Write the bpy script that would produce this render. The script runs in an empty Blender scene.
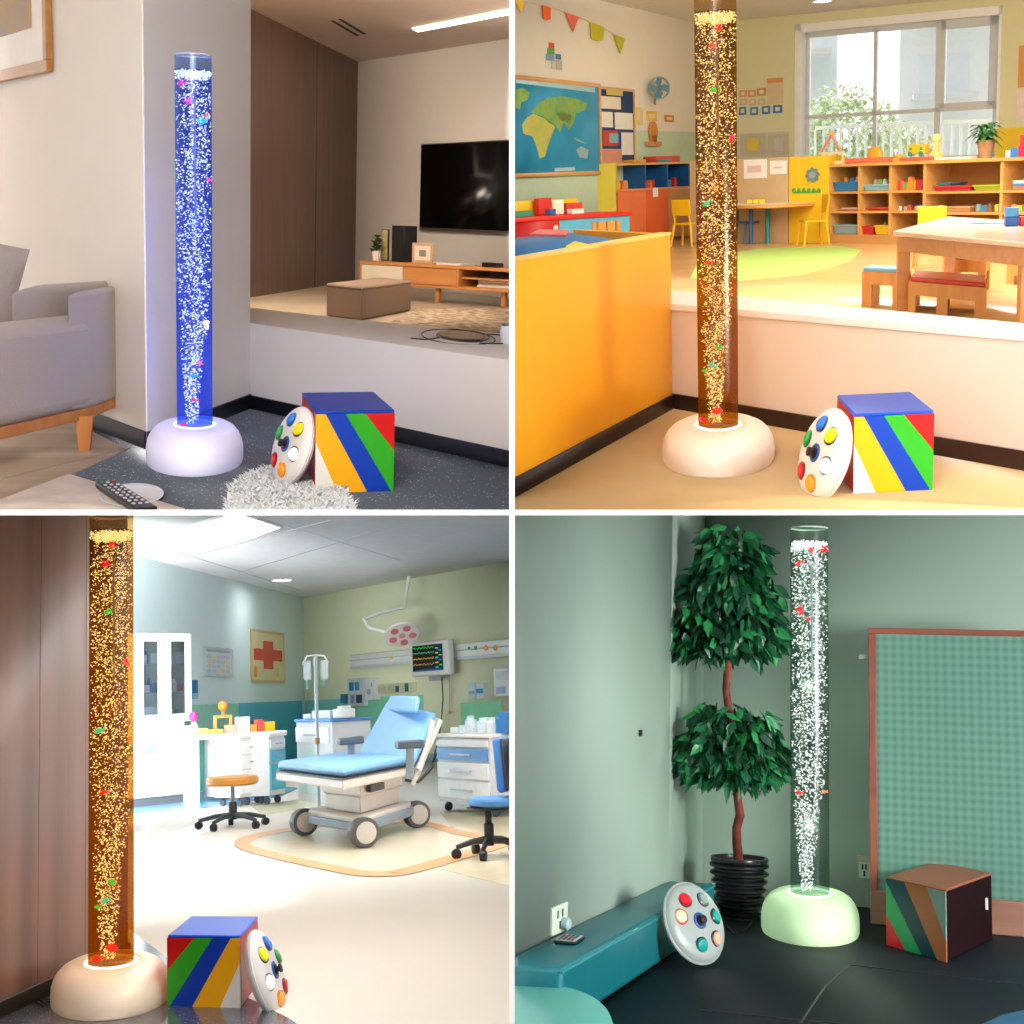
import bpy, bmesh, math, random
from mathutils import Vector, Matrix
random.seed(7)
V = Vector
sc = bpy.context.scene
COL = sc.collection
# ---------------------------------------------------------------- camera
F = 1400.0; CX = 512.0; CY = 460.0
cam_d = bpy.data.cameras.new('camera'); cam = bpy.data.objects.new('camera', cam_d); COL.objects.link(cam)
cam.location = (0, 0, 0); cam.rotation_euler = (math.pi/2, 0, 0)
cam_d.sensor_width = 36; cam_d.sensor_fit = 'HORIZONTAL'; cam_d.lens = F/1024*36
cam_d.shift_x = 0; cam_d.shift_y = -(512-CY)/1024
cam_d.clip_start = .05; cam_d.clip_end = 400
sc.camera = cam
# ---------------------------------------------------------------- world: pale overcast sky, bright above the horizon
w = bpy.data.worlds.new('sky'); sc.world = w; w.use_nodes = True
nt = w.node_tree; bg = nt.nodes['Background']
tc = nt.nodes.new('ShaderNodeTexCoord'); sx = nt.nodes.new('ShaderNodeSeparateXYZ'); rp = nt.nodes.new('ShaderNodeValToRGB')
nt.links.new(tc.outputs['Generated'], sx.inputs[0])
def wmath(op, a_, b_):
    n_ = nt.nodes.new('ShaderNodeMath'); n_.operation = op
    for i_, x_ in enumerate((a_, b_)):
        if hasattr(x_, 'links'): nt.links.new(x_, n_.inputs[i_])
        else: n_.inputs[i_].default_value = x_
    return n_.outputs[0]
sky_f = wmath('ADD', wmath('ADD', wmath('MULTIPLY', sx.outputs['Y'], .45), wmath('MULTIPLY', sx.outputs['Z'], .8)), .25)
nt.links.new(sky_f, rp.inputs[0])
rp.color_ramp.elements[0].position = 0; rp.color_ramp.elements[0].color = (.07, .07, .073, 1)
rp.color_ramp.elements[1].position = .8; rp.color_ramp.elements[1].color = (.96, .98, 1.0, 1)
nt.links.new(rp.outputs[0], bg.inputs['Color']); bg.inputs['Strength'].default_value = 3.0
# ---------------------------------------------------------------- exposure
sc.view_settings.view_transform = 'Standard'; sc.view_settings.look = 'None'
sc.view_settings.exposure = 0.0; sc.view_settings.gamma = 1.0; sc.view_settings.use_curve_mapping = False

# ---------------------------------------------------------------- rooms: each one a rigidly tilted full-size room
class Room:
    def __init__(s, key, hy, xr, h, side, vert):
        s.key = key; s.h = h; s.side = side; s.vert = vert      # side -1 left / +1 right, vert +1 upper / -1 lower
        k = (xr-CX)/F; b = ((hy-CY)/F)/(1+k*k)
        u = V((k*b, b, 1)).normalized(); f = V((k, 1, -(hy-CY)/F)).normalized(); r = f.cross(u).normalized()
        s.R = Matrix((r, f, u)).transposed()
        s.M = s.R.to_4x4() @ Matrix.Translation((0, 0, -h))
        s.Mi = s.M.inverted()
    def ray(s, px, py):
        return s.R.transposed() @ V(((px-CX)/F, 1, -(py-CY)/F))
    def fl(s, px, py, z=0.0):                                  # where the ray meets the level z above this room's floor
        d = s.ray(px, py); t = (z-s.h)/d.z
        return V((d.x*t, d.y*t, z))
    def at(s, px, py, y):                                      # where the ray reaches the distance y
        d = s.ray(px, py); t = y/d.y
        return V((d.x*t, y, d.z*t+s.h))
    def ht(s, P, py):                                          # height above floor at plan point P seen at row py
        lo, hi = -3.0, 8.0
        for _ in range(50):
            m = (lo+hi)/2; q = s.M @ V((P.x, P.y, m)); y = CY-q.z/q.y*F
            if y > py: lo = m
            else: hi = m
        return lo
class Wall:                                                    # a vertical plane through plan points A (left) and B (right)
    def __init__(s, room, A, B):
        s.r = room; s.A = V((A.x, A.y, 0)); t = V((B.x-A.x, B.y-A.y, 0)); s.L = t.length; s.t = t.normalized()
        s.n = V((-s.t.y, s.t.x, 0))                            # points away from the viewer
        s.m = Matrix(((s.t.x, s.n.x, 0), (s.t.y, s.n.y, 0), (0, 0, 1))).to_4x4(); s.m.translation = s.A
    def uz(s, px, py, off=0.0):
        d = s.r.ray(px, py); o = V((0, 0, s.r.h)); A = s.A+s.n*off
        t = (A-o).dot(s.n)/d.dot(s.n); p = o+d*t
        return (p-s.A).dot(s.t), p.z
TL = Room('TL', 212, 235, 1.0, -1, 1)
TR = Room('TR', 168, 770, 1.0, 1, 1)
BL = Room('BL', 712, 120, 1.0, -1, -1)
BR = Room('BR', 680, 790, 1.0, 1, -1)
CUR = [TL]

# ---------------------------------------------------------------- materials
def lin(c):
    if isinstance(c, str):
        c = c.lstrip('#'); c = [int(c[i:i+2], 16)/255 for i in (0, 2, 4)]
        return tuple(x/12.92 if x <= .04045 else ((x+.055)/1.055)**2.4 for x in c)+(1,)
    return tuple(c)+(1,) if len(c) == 3 else tuple(c)
_mc = {}
def mat(col, rough=.5, metal=0, var=0.0, scale=8, stretch=(1, 1, 1), bump=0, emit=0, coat=0, alpha=1, trans=0, ecol=None, col2=None, detail=4, sheen=0, spec=.5):
    key = (str(col), rough, metal, var, scale, stretch, bump, emit, coat, alpha, trans, str(ecol), str(col2), detail, sheen, spec)
    if key in _mc: return _mc[key]
    m = bpy.data.materials.new('surface'); m.use_nodes = True; N = m.node_tree.nodes; L = m.node_tree.links
    b = N['Principled BSDF']; c = lin(col)
    b.inputs['Base Color'].default_value = c; b.inputs['Roughness'].default_value = rough; b.inputs['Metallic'].default_value = metal
    b.inputs['Specular IOR Level'].default_value = spec
    if coat: b.inputs['Coat Weight'].default_value = coat; b.inputs['Coat Roughness'].default_value = .08
    if sheen: b.inputs['Sheen Weight'].default_value = sheen
    b.inputs['Alpha'].default_value = alpha; b.inputs['Transmission Weight'].default_value = trans
    if emit:
        b.inputs['Emission Color'].default_value = lin(ecol or col); b.inputs['Emission Strength'].default_value = emit
    t = N.new('ShaderNodeTexCoord'); mp = N.new('ShaderNodeMapping'); mp.inputs['Scale'].default_value = stretch
    L.new(t.outputs['Object'], mp.inputs[0]); n = N.new('ShaderNodeTexNoise'); n.inputs['Scale'].default_value = scale; n.inputs['Detail'].default_value = detail
    L.new(mp.outputs[0], n.inputs['Vector'])
    v = var if (var or col2) else .03
    r = N.new('ShaderNodeValToRGB'); e = r.color_ramp.elements; e[0].position = .3; e[1].position = .7
    if col2:
        e[0].color = c; e[1].color = lin(col2)
    else:
        e[0].color = tuple(x*(1-v) for x in c[:3])+(1,); e[1].color = tuple(min(1, x*(1+v)) for x in c[:3])+(1,)
    L.new(n.outputs['Fac'], r.inputs[0]); L.new(r.outputs[0], b.inputs['Base Color'])
    if bump:
        bp = N.new('ShaderNodeBump'); bp.inputs['Strength'].default_value = bump; bp.inputs['Distance'].default_value = .01
        L.new(n.outputs['Fac'], bp.inputs['Height']); L.new(bp.outputs[0], b.inputs['Normal'])
    _mc[key] = m; return m
def wood(c1, c2, axis='x', scale=3, rough=.4, fine=30, coat=0):
    st = {'x': (.06, 1, 1), 'y': (1, .06, 1), 'z': (1, 1, .04)}[axis]
    return mat(c1, rough, col2=c2, scale=scale*6, stretch=st, bump=.06, detail=8, coat=coat)
def glass_mat(tint='#f4fbff', a=.12, rough=.03):
    key = ('glass', tint, a, rough)
    if key in _mc: return _mc[key]
    m = bpy.data.materials.new('clear_pane'); m.use_nodes = True; N = m.node_tree.nodes; L = m.node_tree.links; N.clear()
    o = N.new('ShaderNodeOutputMaterial'); mx = N.new('ShaderNodeMixShader'); tr = N.new('ShaderNodeBsdfTransparent'); gl = N.new('ShaderNodeBsdfGlossy')
    tr.inputs[0].default_value = lin(tint); gl.inputs['Roughness'].default_value = rough
    fr = N.new('ShaderNodeFresnel'); fr.inputs[0].default_value = 1.45; ad = N.new('ShaderNodeMath'); ad.operation = 'ADD'; ad.inputs[1].default_value = a*.3
    L.new(fr.outputs[0], ad.inputs[0]); L.new(ad.outputs[0], mx.inputs[0]); L.new(tr.outputs[0], mx.inputs[1]); L.new(gl.outputs[0], mx.inputs[2]); L.new(mx.outputs[0], o.inputs[0])
    _mc[key] = m; return m
def emis(c, s, samp=True):
    key = ('e', str(c), s)
    if key in _mc: return _mc[key]
    m = bpy.data.materials.new('glowing'); m.use_nodes = True; N = m.node_tree.nodes; L = m.node_tree.links; N.clear()
    o = N.new('ShaderNodeOutputMaterial'); e = N.new('ShaderNodeEmission'); e.inputs[0].default_value = lin(c); e.inputs[1].default_value = s
    L.new(e.outputs[0], o.inputs[0]); _mc[key] = m
    if not samp: m.cycles.emission_sampling = 'NONE'
    return m
def speckle(base, spots, rough=.25, scale=90, thr=.16, col3=None):
    m = bpy.data.materials.new('terrazzo'); m.use_nodes = True; N = m.node_tree.nodes; L = m.node_tree.links; b = N['Principled BSDF']
    t = N.new('ShaderNodeTexCoord'); v = N.new('ShaderNodeTexVoronoi'); v.inputs['Scale'].default_value = scale
    L.new(t.outputs['Object'], v.inputs['Vector'])
    r = N.new('ShaderNodeValToRGB'); e = r.color_ramp.elements; e[0].position = thr*.6; e[0].color = (1, 1, 1, 1); e[1].position = thr; e[1].color = (0, 0, 0, 1)
    L.new(v.outputs['Distance'], r.inputs[0])
    w2 = N.new('ShaderNodeTexWhiteNoise'); L.new(v.outputs['Position'], w2.inputs['Vector'])
    mu = N.new('ShaderNodeMath'); mu.operation = 'MULTIPLY'; L.new(r.outputs[0], mu.inputs[0]); L.new(w2.outputs['Value'], mu.inputs[1])
    mx = N.new('ShaderNodeMix'); mx.data_type = 'RGBA'; mx.inputs[6].default_value = lin(base); mx.inputs[7].default_value = lin(spots)
    L.new(mu.outputs[0], mx.inputs[0]); L.new(mx.outputs[2], b.inputs['Base Color']); b.inputs['Roughness'].default_value = rough
    return m

# ---------------------------------------------------------------- mesh builder
class MB:
    def __init__(s): s.bm = bmesh.new(); s.mi = 0
    def _f(s, vs):
        try:
            f = s.bm.faces.new(vs); f.material_index = s.mi; return f
        except ValueError: return None
    def hexa(s, p):                                            # 8 corners: bottom 4 ccw, top 4 ccw
        v = [s.bm.verts.new(q) for q in p]
        for i in ((3, 2, 1, 0), (4, 5, 6, 7), (0, 1, 5, 4), (1, 2, 6, 5), (2, 3, 7, 6), (3, 0, 4, 7)): s._f([v[k] for k in i])
        return s
    def box(s, x0, x1, y0, y1, z0, z1, m=None):
        p = [V(q) for q in ((x0, y0, z0), (x1, y0, z0), (x1, y1, z0), (x0, y1, z0), (x0, y0, z1), (x1, y0, z1), (x1, y1, z1), (x0, y1, z1))]
        return s.hexa([m @ q for q in p] if m else p)
    def prism(s, pts, z0, z1):                                 # plan polygon between two levels
        a = [s.bm.verts.new((p[0], p[1], z0)) for p in pts]; b = [s.bm.verts.new((p[0], p[1], z1)) for p in pts]; n = len(pts)
        s._f(a[::-1]); s._f(b)
        for i in range(n): s._f([a[i], a[(i+1) % n], b[(i+1) % n], b[i]])
        return s
    def extrude(s, pts, d):                                    # polygon in space pushed along d
        a = [s.bm.verts.new(p) for p in pts]; b = [s.bm.verts.new(V(p)+V(d)) for p in pts]; n = len(pts)
        s._f(a[::-1]); s._f(b)
        for i in range(n): s._f([a[i], a[(i+1) % n], b[(i+1) % n], b[i]])
        return s
    def tube(s, pts, r, seg=10, close=False, cap=True):
        pts = [V(p) for p in pts]; n = len(pts); rr = r if isinstance(r, (list, tuple)) else [r]*n; rings = []
        prev = None
        for i, p in enumerate(pts):
            if close: d = pts[(i+1) % n]-pts[i-1]
            else: d = pts[min(i+1, n-1)]-pts[max(i-1, 0)]
            d = d.normalized() if d.length > 1e-9 else V((0, 0, 1))
            if prev is None: a = d.orthogonal().normalized()
            else:
                a = prev-d*prev.dot(d); a = a.normalized() if a.length > 1e-6 else d.orthogonal().normalized()
            prev = a; b = d.cross(a)
            rings.append([s.bm.verts.new(p+(a*math.cos(2*math.pi*k/seg)+b*math.sin(2*math.pi*k/seg))*rr[i]) for k in range(seg)])
        for i in range(n if close else n-1):
            A, B = rings[i], rings[(i+1) % n]
            for k in range(seg): s._f([A[k], A[(k+1) % seg], B[(k+1) % seg], B[k]])
        if cap and not close: s._f(rings[0][::-1]); s._f(rings[-1])
        return s
    def lathe(s, prof, seg=32, c=(0, 0, 0), m=None, sy=1.0, cap=True):
        rings = []
        for (r, z) in prof:
            ring = []
            for k in range(seg):
                a = 2*math.pi*k/seg; q = V((c[0]+r*math.cos(a), c[1]+r*math.sin(a)*sy, c[2]+z))
                ring.append(s.bm.verts.new(m @ q if m else q))
            rings.append(ring)
        for i in range(len(rings)-1):
            A, B = rings[i], rings[i+1]
            for k in range(seg): s._f([A[k], A[(k+1) % seg], B[(k+1) % seg], B[k]])
        if cap: s._f(rings[0][::-1]); s._f(rings[-1])
        return s
    def ball(s, c, r, seg=12, sx=1, sy=1, sz=1, m=None):
        c = V(c); prof = []; n = max(4, seg//2)
        mm = Matrix.Translation(c) @ Matrix.Diagonal((sx, sy, sz, 1))
        if m: mm = m @ mm
        return s.lathe([(max(1e-4, r*math.sin(math.pi*i/n)), -r*math.cos(math.pi*i/n)) for i in range(n+1)], seg, m=mm)
    def tag(s, i): s.mi = i; return s
class Q:                                                       # plan frame: a front-left, b front-right, d back-left
    def __init__(s, a, b, d): s.a = V((a.x, a.y, 0)); s.b = V((b.x, b.y, 0)); s.d = V((d.x, d.y, 0)); s.U = s.b-s.a; s.W = s.d-s.a
    def p(s, u, v, z=0): q = s.a+s.U*u+s.W*v; q.z = z; return q
    def box(s, mb, u0, u1, v0, v1, z0, z1):
        c = ((u0, v0), (u1, v0), (u1, v1), (u0, v1))
        return mb.hexa([s.p(u, v, z0) for u, v in c]+[s.p(u, v, z1) for u, v in c])
REG = []
def link(o, parent=None, m=None):
    COL.objects.link(o)
    if parent: o.parent = parent
    elif m is not None: o.matrix_world = m
    else: o.matrix_world = CUR[0].M
    REG.append((o, CUR[0])); return o
def obj(name, mb, mats, parent=None, bevel=0, smooth=True, m=None, seg=2, keep=False):
    me = bpy.data.meshes.new(name); bm = mb.bm
    bmesh.ops.recalc_face_normals(bm, faces=bm.faces)
    bm.to_mesh(me)
    if not keep: bm.free()
    for x in (mats if isinstance(mats, (list, tuple)) else [mats]): me.materials.append(x)
    if smooth:
        me.polygons.foreach_set('use_smooth', [True]*len(me.polygons))
        me.set_sharp_from_angle(angle=math.radians(38))
    o = bpy.data.objects.new(name, me)
    link(o, parent, m)
    if bevel:
        b = o.modifiers.new('bevel', 'BEVEL'); b.width = bevel; b.segments = seg; b.limit_method = 'ANGLE'; b.angle_limit = math.radians(40); b.harden_normals = False
    return o
def tag(o, label, cat, group=None):
    o['label'] = label; o['category'] = cat
    if group: o['group'] = group
    return o
def thing(name, label, cat, loc=(0, 0, 0), rotz=0, group=None, m=None):
    o = bpy.data.objects.new(name, None); o.empty_display_size = .05
    mm = CUR[0].M @ (m if m is not None else Matrix.Translation(loc) @ Matrix.Rotation(rotz, 4, 'Z'))
    link(o, None, mm); return tag(o, label, cat, group)
def struct(name, mb, mats, m=None, **k):
    o = obj(name, mb, mats, m=(CUR[0].M @ m if m is not None else None), **k); o['kind'] = 'structure'; return o
def single(name, mb, mats, label, cat, group=None, loc=None, m=None, **k):   # a thing that is one mesh
    mm = CUR[0].M @ m if m is not None else (CUR[0].M @ Matrix.Translation(loc) if loc is not None else None)
    return tag(obj(name, mb, mats, m=mm, **k), label, cat, group)
def dup(root, m, label=None):
    r = root.copy(); COL.objects.link(r); r.matrix_world = CUR[0].M @ m; REG.append((r, CUR[0]))
    if label: r['label'] = label
    def rec(a, b):
        for ch in list(a.children):
            c = ch.copy(); COL.objects.link(c); c.parent = b; REG.append((c, CUR[0])); rec(ch, c)
    rec(root, r); return r
def T(x, y, z, rz=0): return Matrix.Translation((x, y, z)) @ Matrix.Rotation(rz, 4, 'Z')
def area(room, loc, target, size, power, col=(1, 1, 1), sy=None, spread=None):  # unseen area light with no fixture drawn
    l = bpy.data.lights.new('unseen_light', 'AREA'); l.energy = power; l.color = col; l.shape = 'RECTANGLE'; l.size = size; l.size_y = sy or size
    if spread: l.spread = spread
    o = bpy.data.objects.new('unseen_light', l); COL.objects.link(o)
    d = (V(target)-V(loc)).normalized(); o.matrix_world = room.M @ (Matrix.Translation(loc) @ d.to_track_quat('-Z', 'Y').to_matrix().to_4x4()); return o
def slab_light(x, y, sx_, sy_, power, col=(1, 1, 1)):
    # added fill light hidden flat against the underside of the dividing slab, no fixture
    l = bpy.data.lights.new('unseen_light', 'AREA'); l.energy = power; l.color = col; l.shape = 'RECTANGLE'; l.size = sx_; l.size_y = sy_
    o = bpy.data.objects.new('unseen_light', l); COL.objects.link(o)
    o.matrix_world = Matrix.Rotation(-math.atan((512.5-CY)/F), 4, 'X') @ Matrix.Translation((x, y, -.0055)); return o
def point(room, loc, power, col=(1, 1, 1), r=.05):
    l = bpy.data.lights.new('lamp', 'POINT'); l.energy = power; l.color = col; l.shadow_soft_size = r
    o = bpy.data.objects.new('lamp', l); COL.objects.link(o); o.matrix_world = room.M @ Matrix.Translation(loc); return o
# ---------------------------------------------------------------- partitions that separate the four rooms (thin white panels)
WHITE = mat('#fbfbfb', .6)
D0 = 2.6; TH = 2.7/F*D0                                        # front edge distance, half thickness
mb = MB(); mb.box(-TH, TH, D0, 30, -6, 6); o = obj('wall_center', mb, WHITE, m=Matrix()); o['kind'] = 'structure'; REG.pop()
tilt = math.atan((512.5-CY)/F)
for sgn in (-1, 1):
    mb = MB(); mb.box(TH if sgn > 0 else -8, 8 if sgn > 0 else -TH, D0, 30, -TH, TH)
    o = obj('floor_slab', mb, WHITE, m=Matrix.Rotation(-tilt, 4, 'X')); o.name = 'ceiling_divider'; o['kind'] = 'structure'; REG.pop()
SLAB_N = Matrix.Rotation(-tilt, 3, 'X') @ V((0, 0, 1))

# ---------------------------------------------------------------- things that stand in every room
def acrylic(tint=(.97, .98, 1)):
    m = bpy.data.materials.new('acrylic'); m.use_nodes = True; N = m.node_tree.nodes; L = m.node_tree.links; N.clear()
    o = N.new('ShaderNodeOutputMaterial'); mx = N.new('ShaderNodeMixShader'); tr = N.new('ShaderNodeBsdfTransparent'); gl = N.new('ShaderNodeBsdfGlossy')
    tr.inputs[0].default_value = tuple(tint)+(1,); gl.inputs['Roughness'].default_value = .25; mx.inputs[0].default_value = .03
    L.new(tr.outputs[0], mx.inputs[1]); L.new(gl.outputs[0], mx.inputs[2]); L.new(mx.outputs[0], o.inputs[0]); return m
def water_mat(tint, glow, s0, s1, H):  # water emits its own glow, stronger low down, imitating light from the base
    m = bpy.data.materials.new('glowing_water'); m.use_nodes = True; N = m.node_tree.nodes; L = m.node_tree.links; N.clear()
    o = N.new('ShaderNodeOutputMaterial'); ad = N.new('ShaderNodeAddShader'); tr = N.new('ShaderNodeBsdfTransparent'); em = N.new('ShaderNodeEmission')
    tr.inputs[0].default_value = lin(tint); em.inputs[0].default_value = lin(glow)
    tc = N.new('ShaderNodeTexCoord'); sp = N.new('ShaderNodeSeparateXYZ'); mr = N.new('ShaderNodeMapRange')
    L.new(tc.outputs['Object'], sp.inputs[0]); L.new(sp.outputs['Z'], mr.inputs[0]); mr.inputs[1].default_value = .2; mr.inputs[2].default_value = H
    mr.inputs[3].default_value = s0; mr.inputs[4].default_value = s1
    L.new(mr.outputs[0], em.inputs[1]); L.new(tr.outputs[0], ad.inputs[0]); L.new(em.outputs[0], ad.inputs[1]); L.new(ad.outputs[0], o.inputs[0]); return m
def bubbles_bm(R, z0, z1, n, size, spread=1.0, seed=1):
    rnd = random.Random(seed); mb = MB()
    ico = bmesh.new(); bmesh.ops.create_icosphere(ico, subdivisions=1, radius=1); vs = [v.co.copy() for v in ico.verts]; fs = [[v.index for v in f.verts] for f in ico.faces]; ico.free()
    for i in range(n):
        t = rnd.random()**.9; z = z0+(z1-z0)*t
        rad = R*min(.96, .32+.9*min(1, t*1.7)*spread)
        a = rnd.random()*2*math.pi; r = rad*math.sqrt(rnd.random())
        c = V((r*math.cos(a)-(R*.15 if t < .25 else 0), r*math.sin(a), z)); s = size*rnd.uniform(.55, 1.2)
        e = rnd.uniform(.9, 1.6); q = Matrix.Rotation(rnd.uniform(-1.2, 1.2), 3, 'Y') @ Matrix.Rotation(rnd.uniform(-.7, .7), 3, 'X')
        nv = [mb.bm.verts.new(c+q @ V((v.x*s*e, v.y*s, v.z*s*.8))) for v in vs]
        for f in fs: mb.bm.faces.new([nv[k] for k in f])
    for i in range(int(n*.16)):                                # froth at the surface
        a = rnd.random()*2*math.pi; r = R*.97*math.sqrt(rnd.random()); c = V((r*math.cos(a), r*math.sin(a), z1+rnd.uniform(-.035, -.003))); s = size*rnd.uniform(.8, 1.3)
        nv = [mb.bm.verts.new(c+v*s) for v in vs]
        for f in fs: mb.bm.faces.new([nv[k] for k in f])
    return mb
def fish_mesh(kind):
    mb = MB()
    if kind == 'fish':
        mb.ball((0, 0, 0), 1, 12, .9, .38, .5)
        mb.extrude([V((.7, -.06, 0)), V((1.5, -.06, .55)), V((1.3, -.06, 0)), V((1.5, -.06, -.55))], (0, .12, 0))
        mb.extrude([V((-.3, -.05, .4)), V((.1, -.05, .85)), V((.45, -.05, .3))], (0, .1, 0))
    elif kind == 'star':
        p = []
        for i in range(10):
            a = math.pi/2+i*math.pi/5; r = 1.1 if i % 2 == 0 else .5; p.append(V((r*math.cos(a), -.2, r*math.sin(a))))
        mb.extrude(p, (0, .4, 0))
    elif kind == 'shell':
        p = [V((0, -.25, -.8))]
        for i in range(13):
            a = math.radians(20+i*140/12); r = 1.1 if i % 2 else .95; p.append(V((1.1*r*math.cos(a), -.25, -.6+1.3*r*math.sin(a))))
        mb.extrude(p, (0, .5, 0))
    else:                                                     # jellyfish
        mb.ball((0, 0, .3), .8, 12, 1, 1, .7)
        for k in range(5): a = k*2*math.pi/5; mb.tube([(.4*math.cos(a), .4*math.sin(a), .1), (.5*math.cos(a+.4), .5*math.sin(a+.4), -.6), (.35*math.cos(a), .35*math.sin(a), -1.2)], .1, 5)
    return mb
TOYC = {'red': '#f01020', 'pink': '#e8309a', 'green': '#20c840', 'teal': '#18c8a8', 'orange': '#ff7a50', 'blue': '#3aa0e8', 'cream': '#ffe6c0'}
def bubble_tube(room, P, top_px, water_px, dia_px, base_px, hb_px, tint, glow, g0, g1, bubc, bubs, basem, ringc, label, toys, nb=2400, bsz=.0031, lampc=(1, 1, 1), lampw=8, sy=1.9, where='', gl2=None):
    CUR[0] = room
    sc_ = P.y/F                                                # metres per pixel at that distance
    H = room.ht(P, top_px); Hw = room.ht(P, water_px); R = dia_px/2*sc_; Rb = base_px/2*sc_; hb = hb_px*sc_
    t = thing('bubble_tube_lamp', label, 'bubble tube', P)
    mb = MB(); prof = [(Rb*.975, 0), (Rb*.995, hb*.06), (Rb, hb*.28), (Rb*.992, hb*.45), (Rb*.965, hb*.6), (Rb*.915, hb*.74), (Rb*.84, hb*.86), (Rb*.74, hb*.94), (Rb*.6, hb*.985), (R*1.25, hb), (R*1.16, hb*.97), (R*1.12, hb*.93)]
    mb.lathe(prof, 64, sy=sy); obj('base', mb, basem, t)
    mb = MB(); mb.lathe([(R*1.17, hb*.95), (R*1.17, hb*.985), (R*1.04, hb*1.0), (R*1.03, hb*.95)], 48, sy=1.6, cap=False); obj('light_ring', mb, ringc, t)
    mb = MB(); mb.lathe([(R, hb*.9), (R, H), (R*.99, H), (R*.99, hb*.95)], 48, cap=False); obj('clear_tube', mb, acrylic(tuple(x**.35 for x in tint)), t)
    mb = MB(); mb.lathe([(R, 0), (R, .006), (R*.96, .006), (R*.96, 0)], 48, c=(0, 0, H), cap=False)
    obj('tube_rim', mb, gl2 or mat('#c8d2ff', .2, alpha=.6), t)
    mb = MB(); mb.lathe([(R*.985, hb*.93), (R*.985, Hw)], 48); obj('water_column', mb, water_mat(tint, glow, g0, g1, Hw), t)
    b = obj('air_bubbles', bubbles_bm(R*1.0, hb*1.0, Hw, nb, bsz, seed=int(P.x*100) % 97+3), emis(bubc, bubs, False), t, smooth=False); b['kind'] = 'stuff'  # bubbles glow by themselves instead of catching the tube's light
    mb = MB(); mb.tube([(R*.1, -R*.8, Hw-.1), (R*.12, -R*.8, Hw-.55*min(1, Hw))], .0045, 6); obj('air_line', mb, mat('#dfe6ff', .3, alpha=.7), t)
    for i, (px, py, kind, cn, sz, ext) in enumerate(toys):
        q = room.at(px, py, P.y-R*.55); lim = R*.8
        q.x = P.x+max(-lim, min(lim, q.x-P.x)); 
        single('toy_'+{'fish': 'fish', 'star': 'starfish', 'shell': 'seashell', 'jelly': 'jellyfish'}[kind], fish_mesh(kind), toy_mat(TOYC[cn], tint), ext, 'floating toy',
               m=Matrix.Translation(q) @ Matrix.Rotation(random.uniform(-.6, .6), 4, 'Y') @ Matrix.Scale(sz*sc_, 4))
    l = point(room, (P.x, P.y-Rb*.0, hb+.25), lampw*.5, lampc, .004); point(room, (P.x, P.y, H*.6), lampw*.5, lampc, .004)
    return t
def toy_mat(c, tint):                                          # toys given their own glow to read through the coloured water
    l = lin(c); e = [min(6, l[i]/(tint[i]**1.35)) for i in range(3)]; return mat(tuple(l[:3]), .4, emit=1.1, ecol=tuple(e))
VIN = dict(rough=.38, spec=.25)
def foam_cube(room, a, b, dtop, py_top, cols, polys, label, topc, sidec, backc='#c01818'):
    CUR[0] = room
    A = room.fl(*a); B = room.fl(*b); h = room.ht(A, py_top); D = room.fl(dtop[0], dtop[1], h)
    if dtop[2] == 'r': D = D-(B-A)                             # the given back corner is the right one
    D.z = 0; C = (A+B+D+(B+D-A))/4
    C.z = 0; q = Q(A-C, B-C, D-C)
    t = thing('foam_cube', label, 'play cube', C)
    mb = MB(); q.box(mb, 0, 1, 0, 1, .001, h*.97); mb.bm.faces.ensure_lookup_table()
    for f, i in zip(mb.bm.faces, (1, 1, 0, 1, 1, 1)): f.material_index = i
    obj('cover', mb, [mat('#e8e6e0', **VIN), mat(sidec, **VIN)], t, bevel=.006)
    mb = MB(); q.box(mb, -.003, 1.003, -.002, 1.002, h*.955, h); obj('lid_panel', mb, mat(topc, **VIN), t, bevel=.006)['label'] = 'plain coloured top panel of the cube'
    n = q.U.cross(V((0, 0, 1))).normalized()
    for cn, hexc, pl in zip(cols[0], cols[1], polys):
        mb = MB(); mb.extrude([q.p(u, 0, .002+v*h*.955)+n*.0005 for u, v in pl], n*.004)
        obj('stripe_panel', mb, mat(hexc, **VIN), t)['label'] = cn+' stripe panel on the striped face'
    return q, h, C, t
ST = [[(0, 0), (.28, 0), (0, .65)], [(0, .65), (.28, 0), (.66, 0), (.12, 1), (0, 1)], [(.12, 1), (.66, 0), (.97, 0), (.37, 1)], [(.37, 1), (.97, 0), (1, 0), (1, .52), (.62, 1)], [(.62, 1), (1, .52), (1, 1)]]
STM = [[(1-u, v) for u, v in p] for p in ST]
SC = (('white', 'yellow', 'blue', 'green', 'red'), ('#ebe7e0', '#f7b012', '#0a3cae', '#2fa81f', '#cf1414'))
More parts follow.
